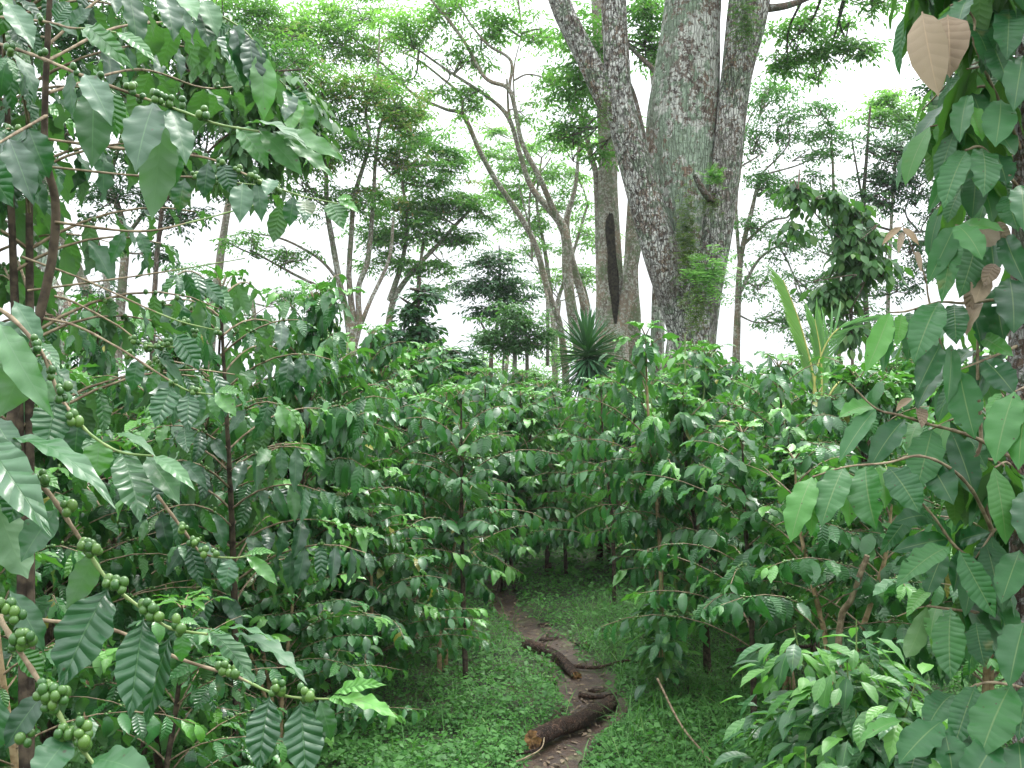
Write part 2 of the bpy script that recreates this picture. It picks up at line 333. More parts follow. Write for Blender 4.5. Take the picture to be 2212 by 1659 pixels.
def soil_mat():
    m, t, o = mat('leaf_littered_soil'); ob = NN(t, 'ShaderNodeTexCoord').outputs['Object']
    n = noise(t, 3, 8, ob, .7); n2 = noise(t, 26, 5, ob)
    c = MIX(t, SM(t, n, .35, .7), (.018, .035, .012), (.045, .075, .02)); c = MIX(t, SM(t, n2, .5, .75), c, (.07, .045, .025))
    b = NN(t, 'ShaderNodeBsdfPrincipled', {'Base Color': c, 'Roughness': .9})
    bp = NN(t, 'ShaderNodeBump', {'Strength': 1., 'Distance': .03, 'Height': n2}); t.links.new(bp.outputs[0], b.inputs['Normal']); t.links.new(b.outputs[0], o.inputs[0]); return m
def mud_mat():
    m, t, o = mat('wet_trodden_mud'); ob = NN(t, 'ShaderNodeTexCoord').outputs['Object']
    n = noise(t, 4, 6, ob, .65); n2 = noise(t, 45, 6, ob, .7)
    c = MIX(t, SM(t, n, .35, .65), (.045, .025, .014), (.082, .050, .029)); c = MIX(t, SM(t, n2, .50, .62), c, (.030, .018, .012)); c = MIX(t, SM(t, noise(t, 11, 4, ob), .52, .6), c, (.040, .024, .016))
    c = MIX(t, SM(t, noise(t, 7, 3, ob), .55, .7), c, (.10, .095, .045))
    b = NN(t, 'ShaderNodeBsdfPrincipled', {'Base Color': c, 'Roughness': MA(t, 'ADD', MA(t, 'MULTIPLY', n, .5), .28)})
    bp = NN(t, 'ShaderNodeBump', {'Strength': .8, 'Distance': .02, 'Height': MA(t, 'ADD', n2, MA(t, 'MULTIPLY', n, 2.))}); t.links.new(bp.outputs[0], b.inputs['Normal']); t.links.new(b.outputs[0], o.inputs[0]); return m

# ------------------------------------------------------------------ ground and path
def build_ground():
    a = np.sign(np.linspace(-1, 1, 181)) * np.abs(np.linspace(-1, 1, 181)) ** 3.2
    X, Y = np.meshgrid(a * 1500, a * 1500 + 6); v = np.stack((X, Y, gz(X, Y)), -1)
    n = 181; i = np.arange(n - 1)[:, None] * n; j = np.arange(n - 1)[None]
    f = np.stack((i + j, i + j + 1, i + j + 1 + n, i + j + n), -1).reshape(-1, 4)
    tag(MB().add(v.reshape(-1, 3), f).obj('ground', soil_mat()), kind='structure')
    g = np.random.default_rng(4); ys = np.linspace(2.6, 13, 260); m = 22; T = np.linspace(-1, 1, m)
    sm = lambda n, k: np.convolve(np.interp(np.arange(260), np.arange(0, 261, k), g.normal(0, 1, len(np.arange(0, 261, k)))), np.ones(5) / 5, 'same'); e1 = 1.05 + .15 * sm(0, 13) + .1 * sm(0, 5); e2 = 1.05 + .15 * sm(0, 13) + .1 * sm(0, 5)
    hw = path_hw(ys); wv = np.where(T[None] < 0, e1[:, None], e2[:, None]) * hw[:, None] * 1.25
    X = path_x(ys)[:, None] + T[None] * wv; Y = ys[:, None] * np.ones((1, m))
    Zz = gz(X, Y) + .012 - .014 * np.abs(T[None]) ** 3 + .012 * np.sin(X * 23 + 3 * np.sin(Y * 7)) * np.sin(Y * 17 + X * 5) * (1 - np.abs(T[None]))+ .010
    i = np.arange(len(ys) - 1)[:, None] * m; j = np.arange(m - 1)[None]
    f = np.stack((i + j, i + j + 1, i + j + 1 + m, i + j + m), -1).reshape(-1, 4)
    tag(MB().add(np.stack((X, Y, Zz), -1).reshape(-1, 3), f).obj('path', mud_mat()), kind='structure')
build_ground()

def build_cover():
    g = np.random.default_rng(11)
    def field(N, y0, y1, hmin, hmax, lmin, lmax, clear=1.0, pw=1.6):
        u = g.random(N * 2); y = (y0 ** (1 - pw) + u * (y1 ** (1 - pw) - y0 ** (1 - pw))) ** (1 / (1 - pw))
        x = (g.random(N * 2) * 2 - 1) * (y * .53 + .4)
        d = np.abs(x - path_x(y) + .06 * np.sin(y * 9)) / path_hw(y)
        k = (np.sin(x * 6.1 + 1.7 * np.sin(y * 4.3)) * np.sin(y * 5.7 + 2.1 * np.sin(x * 3.3)) + g.normal(0, .35, N * 2) > -.62) & (d > clear * (.62 + .75 * g.random(N * 2) ** .7 * (.6 + .4 * np.sin(y * 7 + np.sign(x - path_x(y)))))) | ((y > 9.5) & (g.random(N * 2) < .9)); x, y = x[k][:N], y[k][:N]; d = d[k][:N]
        clump = .5 + .5 * np.sin(x * 4.3 + 2 * np.sin(y * 3.1)) * np.cos(y * 5.2 + x)
        z = gz(x, y) + (hmin + (hmax - hmin) * g.random(len(x)) * (.35 + .65 * clump)) * np.clip((d - .8) * 1.2, .15, 1)
        return x, y, z
    A = []
    for (N, y0, y1, h0, h1, l0, l1) in ((290000, 3.6, 14, .01, .11, .010, .025), (22000, 3.6, 13, .04, .15, .018, .048), (9000, 9, 24, .03, .3, .06, .12)):
        x, y, z = field(N, y0, y1, h0, h1, l0, l1); n = len(x)
        az = g.uniform(0, 6.283, n); el = g.uniform(-.45, .35, n)
        d = np.stack((np.cos(az) * np.cos(el), np.sin(az) * np.cos(el), np.sin(el)), 1)
        nn = np.stack((g.normal(0, .35, n), g.normal(0, .35, n) - .15, np.ones(n)), 1); L = g.uniform(l0, l1, n)
        A.append(np.column_stack((x, y, z, d, nn, L, L * g.uniform(.55, .85, n), g.uniform(.1, .9, n), g.uniform(0, .4, n), np.zeros(n), g.random(n), np.where(g.random(n) < .06, .6, 0) * g.random(n), np.ones(n))))
    lv = Leaves(); lv.block(np.concatenate(A)); tag(lv.into(MB(), 'tiny', 2).obj('ground_cover', M['weed']), 'low green weeds carpeting the soil on both sides of the path', 'ground cover', kind='stuff')
    # grass, mostly near the front right of the path
    n = 7500; y = g.uniform(4.0, 7.8, n); x = np.where(g.random(n) < .62, g.uniform(.45, 2.0, n), g.uniform(-2.2, 1.4, n))
    k = np.abs(x - path_x(y)) > path_hw(y) * .8; x, y = x[k], y[k]; n = len(x); az = g.uniform(0, 6.283, n); el = g.uniform(.5, 1.4, n)
    d = np.stack((np.cos(az) * np.cos(el), np.sin(az) * np.cos(el), np.sin(el)), 1); L = g.uniform(.07, .24, n)
    nn = np.stack((-np.cos(az) * .4, -np.sin(az) * .4, np.ones(n)), 1)
    lv = Leaves(); lv.block(np.column_stack((x, y, gz(x, y), d, nn, L, g.uniform(.003, .006, n), g.uniform(.3, 1.6, n), np.full(n, .3), np.zeros(n), g.random(n), (g.random(n) < .08) * .8, np.ones(n))))
    tag(lv.into(MB(), 'blade', 2).obj('grass', M['grass']), 'thin green grass blades among the weeds beside the path', 'grass', kind='stuff')
    # litter of fallen leaves on the mud
    lv = Leaves()
    for _ in range(420):
        y = random.uniform(4.3, 9); x = path_x(y) + random.gauss(0, .7) * path_hw(y); a = random.uniform(0, 6.28)
        lv.add((x, y, float(gz(x, y)) + .03), (math.cos(a), math.sin(a), .05), (random.gauss(0, .2), random.gauss(0, .2), 1), random.uniform(.012, .06), random.uniform(.008, .022), random.uniform(.2, 1.2), .3)
    tag(lv.into(MB(), 'mid', 2).obj('leaf_litter', M['dry']), 'small brown dead leaves scattered on the muddy path', 'leaf litter', kind='stuff')
random.seed(3); build_cover()

# ------------------------------------------------------------------ coffee bushes
def primary(lv, tw, bc, p0, az, L, el0, droop, leafL, bare=.25, step=.05, berry=.35, young=.25, ns=5, r0=.005, tmi=0):
    n = 7; s = np.linspace(0, 1, n); el = el0 - droop * s ** 1.2; a2 = az + random.uniform(-.25, .25) * s
    d = np.stack((np.cos(a2) * np.cos(el), np.sin(a2) * np.cos(el), np.sin(el)), 1)
    p = np.vstack((p0, p0 + np.cumsum(d[:-1] * L / (n - 1), 0)))
    tube(tw, p, np.linspace(r0, .0016, n), 4, cap=False, mi=tmi)
    k = max(2, int(L * (1 - bare) / step)); ys = random.random() < young
    for i in range(k + 1):
        t = bare + (1 - bare) * i / k; q = np.array([np.interp(t, s, p[:, c]) for c in range(3)]); T = nz([np.interp(t, s, d[:, c]) for c in range(3)])
        S = nz(np.cross(T, Z)); tip = i == k or (i == k - 1 and ys)
        for sg in (-1, 1):
            if random.random() < (.12 if not tip else 0): continue
            hang = random.uniform(.25, 1.6) * (.35 if tip else 1)
            ld = nz(T * (random.uniform(.3, .7) + (.8 if tip else 0)) + S * sg * random.uniform(.5, .9) - Z * hang)
            nr = Z * .9 + T * .55 + S * sg * random.uniform(-.1, .5) + np.random.normal(0, .3, 3)
            l = leafL * random.uniform(.72, 1.15) * (.62 if i == k else 1)
            age = (random.uniform(.5, 1) if ys else random.uniform(0, .35)) if tip else (random.uniform(.1, .4) if random.random() < .1 else 0)
            lv.add(q, ld, nr, l, l * random.uniform(.33, .43), random.uniform(.2, 1.4), random.uniform(.1, .55), random.uniform(.06, .17), None, age)
        if bc is not None and .25 < t < .9 and random.random() < berry:
            for _ in range(random.randint(2, 6)): bc.append(q + np.random.normal(0, .009, 3) + Z * .002)

def bush_proto(seed, H, Rd, low=.3, stems=1, leafL=.135, tan=False, young=.25, prof='coffee', nt=2, lm='coffee_far', bmul=1., name='coffee_bush', spread=.10, dense=1.):
    random.seed(seed); np.random.seed(seed)
    root = thing(name, 'x', 'coffee bush', (0, 0, 0)); del root['_abs']
    lv, tw, tr, bc = Leaves(), MB(), MB(), []
    for k in range(stems):
        a = random.uniform(0, 6.28); ln = spread * H * (1 if stems > 1 else .5); h = H * random.uniform(.85, 1) if k else H
        pts = spline([(random.uniform(-.03, .03) * (stems > 1) * 3, random.uniform(-.03, .03), -.05, .017), (ln * .3 * math.cos(a), ln * .3 * math.sin(a), h * .4, .013), (ln * math.cos(a), ln * math.sin(a), h * .75, .009), (ln * 1.2 * math.cos(a), ln * 1.2 * math.sin(a), h, .004)], 5)
        tube(tr, pts[:, :3], pts[:, 3] * (H / 1.9), 7, .06, seed)
        z = low * h; az = random.uniform(0, 3.14)
        while z < h:
            c = np.array([np.interp(z, pts[:, 2], pts[:, i]) for i in range(3)]); f = max(0., (z / h - low) / (1 - low))
            for q in (0, math.pi):
                if random.random() < (.8 if stems == 1 else .66) * min(1, dense):
                    LL = Rd * (1.05 - .78 * f ** 1.6) * random.uniform(.65, 1.1)
                    primary(lv, tw, bc, c, az + q + random.uniform(-.3, .3), LL, R(38 + 18 * f), R(55 + 25 * (1 - f)) * random.uniform(.6, 1.2), leafL, random.uniform(.15, .45) * (1 - f * .6), (.046 if seed != 27 else .055) / max(dense, 1) ** .5, .4 * bmul, young)
            az += math.pi / 2 + random.uniform(-.2, .2); z += h * random.uniform(.036, .05) * (1.9 / H) ** .5
        top = pts[-1, :3]
        for i in range(4): primary(lv, tw, None, top, i * 1.57 + .4, .09, R(60), R(20), leafL * .8, .2, .05, 0, 1)
    tr.obj('trunk', M['stem_tan' if tan else 'stem'], root)
    lv.into(tw, prof, nt, 1); berries(tw, bc, [.0065] * len(bc), mi=2)
    tw.obj('crown', [M['twig'], M[lm], M['berry']], root)
    return root

protos = [bush_proto(21, 1.9, .75, .25, 1), bush_proto(22, 1.9, .85, .3, 2), bush_proto(23, 1.9, .8, .2, 3, young=.35),
          bush_proto(24, 1.9, .65, .4, 1, tan=True, young=.6), bush_proto(25, 1.9, .9, .28, 2, leafL=.15), bush_proto(26, 1.9, .85, .22, 3, tan=True),
          bush_proto(27, 1.9, .75, .5, 1), bush_proto(28, 1.9, .8, .45, 2, tan=True)]
used = [False] * len(protos)
def put_bush(k, x, y, H, rz, label, group, wid=1.0):
    loc = gp(x, y); sc = (wid, H / 1.9)
    if not used[k]:
        used[k] = True; r = protos[k]; r.location = Vector(loc); r.rotation_euler = (0, 0, rz); r.scale = (sc[0], sc[0], sc[1]); tag(r, label, None, group); return r
    return clone(protos[k], loc, rz, sc, label, group)
GB = 'coffee bushes of the plantation'
def X(u, D): return (u - CX) / FPX * D
# (variant, u of stem, distance, height, width, label)
near = [
 (6, 1000, 5.9, 1.62, 1.0, 'open coffee bush with thin dark bare stem just left of the muddy path'),
 (7, 958, 6.15, 1.25, .85, 'short coffee bush close behind the thin dark stem left of the path'),
 (3, 1436, 5.9, 1.95, .95, 'coffee bush with straight tan stem and bright young top, right of the path'),
 (6, 1222, 9.2, 1.62, 1.0, 'coffee bush with reddish brown stems standing at the far end of the clearing'),
 (2, 705, 5.6, 1.55, 1.0, 'bushy coffee plant with tan stems in the thicket left of the two bare stems'),
 (5, 800, 5.3, 1.15, .8, 'low coffee bush with thin tan stem at the left edge of the weed carpet'),
 (1, 330, 4.4, 1.62, 1.05, 'coffee bush in the left thicket behind the long berry branches'),
 (2, 120, 3.6, 1.65, 1.0, 'dark coffee bush behind the lower left berry branches'),
 (0, 330, 3.1, 1.0, .8, 'low coffee bush in the shade under the left berry branches'),
 (5, 600, 4.3, .95, .75, 'short coffee bush at the foot of the tall left bush'),
 (4, 880, 7.6, 1.85, 1.05, 'rounded coffee bush with an upright tan stem in the middle of the left thicket'),
 (1, 640, 6.9, 1.78, 1.0, 'coffee bush standing behind the tall left bush and its dark stem'),
 (0, 1630, 5.0, 1.45, 1.0, 'spreading coffee bush with glossy leaves right of the tan stem'),
 (7, 1815, 4.4, 1.35, 1.0, 'coffee bush with a leaning cut tan stem behind the bright sapling'),
 (2, 1580, 7.0, 1.85, 1.05, 'dense coffee bush behind and right of the tan stemmed bush'),
 (1, 1760, 6.2, 1.75, 1.0, 'dense dark coffee bush below the palm fronds'),
 (4, 1950, 5.4, 1.7, 1.0, 'coffee bush behind the broad leaves at the right edge'),
 (5, 2120, 4.6, 1.8, 1.0, 'coffee bush half hidden behind the blotched trunk at the right edge'),
 (0, 1330, 7.9, 1.62, 1.0, 'coffee bush hanging over the right side of the clearing'),
 (2, 1090, 8.6, 1.62, 1.05, 'coffee bush arching above the far end of the path'),
 (3, 60, 2.9, 1.2, .9, 'coffee bush at the lower left corner, under the big berry clusters'),
 (7, 480, 5.3, 1.5, 1.0, 'coffee bush between the dark straight stem and the left thicket'),
 (4, 625, 5.2, 2.10, .85, 'tall full coffee bush between the dark stemmed bush and the slender pale stems'),
 (1, 395, 5.1, 2.14, .85, 'tall full coffee bush left of the dark straight stem'),
 (2, 275, 5.9, 2.08, .95, 'tall coffee bush under the bare twigs at the left'),
 (5, 760, 7.4, 2.02, .95, 'coffee bush below the yellow green shrub, left of centre'),
 (1, 1110, 10.1, 1.7, 1.1, 'coffee bush closing the view straight above the path'),
 (2, 1300, 9.9, 1.7, 1.1, 'coffee bush behind the reddish stems in the clearing'),
 (4, 1530, 6.0, 1.6, .85, 'leafy coffee bush just right of the tan stem at the clearing edge'),
 (5, 900, 6.9, 1.6, .9, 'leafy coffee bush crowding the left edge of the clearing'),
 (0, 1370, 10.4, 1.75, 1.1, 'coffee bush in the gap behind the bush overhanging the clearing'),
 (1, 770, 6.4, 1.65, 1.0, 'wide coffee bush just behind the low tan stemmed plant, left of the path'),
 (2, 560, 8.2, 1.5, 1.1, 'coffee bush under the bright sky gap, behind the tall left bush'),
 (0, 430, 6.4, 1.70, 1.05, 'coffee bush deep in the left thicket between two taller ones'),
 (5, 180, 5.0, 1.65, 1.05, 'coffee bush in front of the slanting lichened limb at the left'),
 (4, 60, 6.2, 1.7, 1.1, 'coffee bush at the left edge below the pale lichened trunk'),
 (2, 300, 7.6, 1.7, 1.1, 'coffee bush under the two grey stems at the left'),
 (1, 1000, 8.9, 1.75, 1.1, 'coffee bush behind the top of the path, leaning over it from the left'),
 (5, 1420, 8.9, 1.75, 1.1, 'coffee bush straight behind the tan stemmed bush'),
 (0, 1690, 8.3, 1.8, 1.1, 'coffee bush in front of the palm frond base'),
 (2, 1860, 7.6, 1.75, 1.1, 'coffee bush right of the palm, under the dark drooping leaves'),
 (4, 2020, 7.4, 1.8, 1.1, 'coffee bush far right behind the hanging broad leaves'),
 (5, 1690, 5.7, 1.35, .95, 'low wide coffee bush between the tan stem and the bright sapling'),
]
random.seed(5)
for k, u, D, H, wd, lab in near: put_bush(k, X(u, D), D, H, random.uniform(0, 6.28), lab, GB, wd)
rows = [(9.9, 'first row beyond the clearing'), (11.2, 'second row beyond the clearing'), (12.6, 'third row beyond the clearing'), (14.2, 'fourth row beyond the clearing'), (16.0, 'row under the large lichened tree'), (18.5, 'last row of the plantation')]
ORD = ['first', 'second', 'third', 'fourth', 'fifth', 'sixth', 'seventh', 'eighth', 'ninth', 'tenth', 'eleventh', 'twelfth', 'thirteenth', 'fourteenth', 'fifteenth', 'sixteenth', 'seventeenth', 'eighteenth', 'nineteenth', 'twentieth']
for D, lab in rows:
    x = -D * .50 + random.uniform(0, .6); i = 0
    while x < D * .52:
        y = D + random.uniform(-.4, .4); u = CX + x / y * FPX
        hh = 1.72 + max(0, y - 13) * .045 + random.uniform(-.18, .12) + (.12 if u > 1420 else 0) + (.3 if 760 < u < 960 and D < 13 else 0)
        if 500 < u < 660: hh -= .55
        if not (abs(x - path_x(y)) < .35 and y < 10.5):
            put_bush(random.randrange(6), x, y, hh, random.uniform(0, 6.28), 'coffee bush %s from left in the %s' % (ORD[min(i, 19)], lab), GB, random.uniform(1.0, 1.25)); i += 1
        x += random.uniform(1.05, 1.45)

# two bushes close to the camera on the left, with every branch a part
def near_coffee(label, base, H, Rd, seed, stems, leafL=.14, low=.35, taper=.6, step=(.09, .13), name='coffee_bush'):
    random.seed(seed); np.random.seed(seed); root = thing(name, label, 'coffee bush', base, GB)
    tr = MB(); b0 = np.array(base)
    for k in range(stems):
        a = random.uniform(0, 6.28); pts = spline([(*b0, .016), (*(b0 + (.05 * math.cos(a), .05 * math.sin(a), H * .5)), .012), (*(b0 + (.16 * math.cos(a), .12 * math.sin(a), H)), .005)], 8)
        tube(tr, pts[:, :3], pts[:, 3], 8, .06, k); z = low * H; az = random.uniform(0, 3)
        while z < H:
            c = np.array([np.interp(z, pts[:, 2] - b0[2], pts[:, i]) for i in range(3)]); f = z / H
            for q in (0, math.pi):
                if random.random() < .8:
                    lv, tw, bc = Leaves(), MB(), []
                    primary(lv, tw, bc, c, az + q, Rd * random.uniform(.6, 1.1) * (1.1 - taper * f), R(35), R(70) * random.uniform(.6, 1.2), leafL, random.uniform(.2, .4), .06, .35, .3)
                    berries(tw, bc, [.0064] * len(bc), 2, mi=1); br = tw.obj('branch', [M['twig'], M['berry']], root)
                    lv.into(MB(), 'coffee', 4, res=14).obj('leaves', M['coffee'], br)
            az += 1.57 + random.uniform(-.2, .2); z += random.uniform(*step)
    tr.obj('trunk', M['stem'], root)
near_coffee('tall coffee bush filling the upper left corner, dark stem hung with drooping leaves', gp(X(60, 2.7), 2.7), 2.95, .74, 41, 2, .14, .52)
near_coffee('tall leafy coffee bush at the far left edge, beside the pale lichened trunk', gp(X(-110, 3.0), 3.0), 2.9, .6, 43, 1, .14, .5)

near_coffee('tall coffee bush with a straight dark stem, its top drooping against the sky', gp(X(515, 3.9), 3.9), 2.04, .62, 47, 1, .15, .42, .28, (.055, .085))
# ------------------------------------------------------------------ hand-placed foreground sprays
def hero(lv, b, t, wpx, roll=0., curl=.7, fold=.2, age=0., rnd=None, wave=.06, flip=False, wf=4, tilt=.75):
    if rnd is None: rnd = random.random() * .95
    rnd = min(rnd, .95)
    b, t = P(*b), P(*t); ch = t - b; L = np.linalg.norm(ch); d = ch / L
    D = (b[1] + t[1]) / 2; W = wpx / FPX * D
    v = nz(np.array((0, 0, EYE)) - (b + t) / 2); n = nz(v + Z * tilt); n = nz(n - d * n.dot(d)); s = np.cross(d, n)
    n = n * math.cos(roll) + s * math.sin(roll)
    if flip: n = -n
    h = curl / 2; d0 = d * math.cos(h) + n * math.sin(h); n0 = n * math.cos(h) - d * math.sin(h)
    L0 = L * (h / math.sin(h) if abs(h) > .01 else 1)
    lv.add(b, d0, n0, L0, W, curl, fold, wave, rnd, age, wf)
def spray(root, pts, r0, r1, leaves, bunch=(), auto=None, tw='twig', prof='coffee', lm='coffee', br=.0054, holes=0., tip_green=True, dry=()):
    q = spline([(*P(*p[:3]), 0) for p in pts], 6)[:, :3]; mb = MB()
    k = int(len(q) * .6) if tip_green else len(q)
    rr = np.linspace(r0, r1, len(q)) * .8; node = 1 + .25 * (np.arange(len(q)) % 3 == 0)
    tube(mb, q, rr * node, 8, .05, 1, mi=0)
    if tip_green:
        mb.mi[0][int(len(mb.mi[0]) * .6):] = 1
    o = mb.obj('branch', [M[tw], M['green_twig']], root)
    lv = Leaves()
    for a in leaves: hero(lv, *a[:3], **(a[3] if len(a) > 3 else {}))
    if auto:
        n, L, s0 = auto
        for i in range(n):
            t = s0 + (1 - s0) * i / max(1, n - 1); j = t * (len(q) - 1); c = q[int(j)]; T = nz(q[min(int(j) + 1, len(q) - 1)] - q[max(int(j) - 1, 0)]); S = nz(np.cross(T, Z))
            for sg in (-1, 1):
                ld = nz(T * random.uniform(.3, .8) + S * sg * random.uniform(.4, .8) - Z * random.uniform(.2, 1.2))
                lv.add(c, ld, Z + T * .5 - np.array((0, .5, 0)) + np.random.normal(0, .2, 3), L * random.uniform(.7, 1.1), L * .42, random.uniform(.3, 1), .25, .06, None, random.uniform(.5, .9) if i == n - 1 else 0, 4)
    if lv.r: lv.into(MB(), prof, 6, holes=holes, res=26).obj('leaves', M[lm], o)
    if bunch:
        for (u, v, D, n) in bunch:
            c0 = P(u, v, D); pl = []
            for _ in range(n * 40):
                if len(pl) >= n: break
                x = c0 + nz(np.random.normal(0, 1, 3)) * br * (.9 + .35 * len(pl) ** .5 * random.random())
                if all(np.linalg.norm(x - y) > br * 1.5 for y in pl): pl.append(x)
            m = MB(); berries(m, pl, [br] * len(pl), 3); m.obj('berry_cluster', M['berry'], o)
    if dry:
        lv = Leaves()
        for a in dry: hero(lv, *a[:3], **(a[3] if len(a) > 3 else {}))
        lv.into(MB(), prof, 6).obj('dry_leaves', M['dry'], o)
    return o
random.seed(8); np.random.seed(8)
d1 = 1.5
rA = thing('coffee_bush', 'coffee bush reaching in from the upper left with berries and large grey-green leaves', 'coffee bush', gp(-1.05, 1.9), GB)
tr = MB(); q = spline([(*gp(-1.05, 1.9), .014), (-1.02, 1.95, 1.2, .011), (*P(112, 560, 2.1), .009), (*P(96, 300, 2.1), .007), (*P(110, -60, 2.1), .005)], 8)
tube(tr, q[:, :3], q[:, 3], 10, .06, 2); tr.obj('trunk', M['stem'], rA)
spray(rA, [(-120, 60, 1.7), (30, 105, 1.6), (100, 130, 1.55), (182, 165, 1.5), (300, 208, 1.5), (400, 243, 1.48), (470, 268, 1.45), (560, 284, 1.42)], .0034, .0018, [
    ((182, 160, 1.5), (241, 272, 1.45), 62, dict(curl=.6, rnd=.74)), ((335, 219, 1.49), (293, 372, 1.42), 92, dict(curl=.5, rnd=.52, roll=.2)),
    ((350, 240, 1.52), (328, 476, 1.5), 84, dict(curl=.4, flip=True, rnd=.9, age=.1)), ((366, 231, 1.49), (402, 357, 1.44), 64, dict(curl=.5, roll=-.3, rnd=.81)),
    ((204, 180, 1.54), (198, 365, 1.52), 82, dict(curl=.3, rnd=.1, age=.15)), ((158, 150, 1.56), (168, 270, 1.55), 44, dict(roll=.9, rnd=.1)),
    ((372, 300, 1.56), (378, 405, 1.55), 44, dict(rnd=.3, age=.2)), ((16, 5, 1.62), (72, 106, 1.58), 58, dict(rnd=.9, curl=.4)),
    ((240, 190, 1.56), (252, 300, 1.56), 50, dict(age=.25)),
    ((512, 272, 1.44), (580, 366, 1.42), 54, dict(age=.30, curl=.8)), ((527, 268, 1.43), (664, 322, 1.36), 50, dict(age=.22, curl=.8, roll=-.5)),
    ((560, 282, 1.42), (654, 380, 1.40), 56, dict(age=.25, curl=.5)), ((590, 285, 1.42), (744, 350, 1.36), 44, dict(age=.45, curl=.7, wave=.12)), ((600, 290, 1.42), (722, 388, 1.4), 40, dict(age=.45, curl=.6, wave=.12))],
    [(20, 108, 1.58, 5), (96, 116, 1.53, 2), (160, 150, 1.5, 2), (212, 160, 1.5, 2), (283, 190, 1.49, 5), (340, 211, 1.47, 6), (362, 216, 1.48, 3), (388, 222, 1.46, 2), (437, 246, 1.45, 5), (300, 210, 1.5, 2)])
spray(rA, [(-80, 30, 1.8), (91, 46, 1.7), (150, 60, 1.65), (200, 62, 1.62), (250, 70, 1.6)], .0026, .0015, [
    ((175, 60, 1.64), (270, 148, 1.6), 52, dict(age=.3)), ((182, 52, 1.62), (290, 152, 1.56), 46, dict(age=.35, roll=.4, wave=.12)), ((250, 70, 1.6), (338, 136, 1.56), 34, dict(age=.4)),
    ((108, 50, 1.7), (170, 80, 1.66), 34, dict(age=.1)), ((120, 50, 1.68), (150, 5, 1.7), 40, {}), ((150, 60, 1.66), (200, 18, 1.66), 40, {})], [(85, 40, 1.7, 3)])
spray(rA, [(96, 300, 2.1), (250, 320, 2.1), (430, 338, 2.1), (500, 363, 2.1), (560, 390, 2.08), (640, 420, 2.05), (730, 440, 2.0)], .0034, .0015, [
    ((525, 395, 2.1), (518, 482, 2.05), 52, dict(rnd=.9)), ((556, 392, 2.1), (565, 480, 2.08), 36, dict(rnd=.6)), ((590, 388, 2.06), (575, 425, 2.0), 36, dict(rnd=.9)), ((635, 425, 2.05), (625, 490, 2.05), 38, {}), ((660, 430, 2.05), (660, 480, 2.0), 42, dict(rnd=.7)),
    ((605, 440, 2.1), (590, 525, 2.1), 44, dict(flip=True)), ((712, 435, 2.02), (742, 496, 1.98), 48, dict(age=.3)), ((730, 432, 2.0), (775, 460, 1.98), 24, dict(age=.8)), ((728, 430, 2.0), (762, 430, 1.98), 20, dict(age=.8)),
    ((450, 350, 2.1), (440, 430, 2.1), 40, {}), ((480, 350, 2.1), (500, 420, 2.1), 44, {})], [(478, 352, 2.1, 5), (516, 366, 2.1, 8), (545, 380, 2.08, 9), (560, 392, 2.1, 5), (600, 410, 2.05, 4)])
spray(rA, [(100, 360, 2.1), (300, 380, 2.15), (410, 382, 2.15), (480, 392, 2.15), (560, 400, 2.12)], .003, .0015, [((400, 385, 2.15), (385, 460, 2.15), 44, {}), ((350, 380, 2.15), (330, 450, 2.12), 44, {})], [(420, 380, 2.15, 4), (468, 388, 2.15, 5), (500, 395, 2.14, 6)])
spray(rA, [(105, 130, 2.1), (250, 60, 2.3), (380, 50, 2.5), (480, 70, 2.7), (600, 170, 3.0), (640, 210, 3.0)], .004, .002, [], [], (9, .15, .35))
spray(rA, [(105, 200, 2.1), (300, 150, 2.5), (440, 190, 2.8), (560, 190, 3.0), (650, 250, 3.1)], .004, .002, [], [(470, 185, 2.85, 7), (520, 190, 2.9, 7)], (8, .15, .3))
spray(rA, [(100, 250, 2.1), (-20, 320, 1.9), (-100, 380, 1.8)], .004, .002, [], [], (5, .14, .2))
spray(rA, [(100, 100, 2.1), (250, -20, 2.2), (400, 0, 2.2), (520, 60, 2.2), (560, 110, 2.2)], .004, .002, [((440, 0, 2.2), (470, 80, 2.15), 50, dict(age=.2)), ((520, 50, 2.2), (500, 130, 2.2), 40, dict(rnd=.9)), ((540, 80, 2.2), (550, 180, 2.2), 44, dict(age=.5)), ((500, 55, 2.2), (440, 95, 2.2), 40, {}), ((395, 0, 2.1), (425, 45, 2.0), 46, dict(age=.35))], [], (6, .14, .3))
spray(rA, [(118, 480, 2.1), (300, 500, 2.2), (420, 478, 2.3), (560, 440, 2.4)], .0035, .0018, [((300, 500, 2.2), (320, 560, 2.2), 30, {}), ((270, 500, 2.2), (240, 570, 2.2), 36, {})], [])
spray(rA, [(60, 628, 2.2), (255, 602, 2.2), (400, 580, 2.2), (529, 558, 2.2)], .0028, .0012, [], [])
spray(rA, [(47, 555, 2.2), (186, 606, 2.2), (365, 686, 2.15), (474, 715, 2.1)], .003, .0015, [], [(400, 696, 2.15, 4), (420, 718, 2.15, 3), (470, 715, 2.1, 3)])
spray(rA, [(118, 640, 2.1), (160, 653, 2.1), (255, 704, 2.1), (310, 744, 2.1), (375, 750, 2.05)], .003, .0015, [((330, 748, 2.1), (400, 840, 2.1), 24, dict(rnd=.9)), ((345, 748, 2.1), (378, 820, 2.1), 24, dict(rnd=.8)), ((375, 720, 2.1), (430, 800, 2.1), 55, {})],
      [(290, 735, 2.1, 6), (320, 748, 2.1, 8), (345, 748, 2.08, 9), (362, 742, 2.06, 6), (340, 778, 2.1, 9), (350, 795, 2.1, 6), (320, 790, 2.1, 4)])
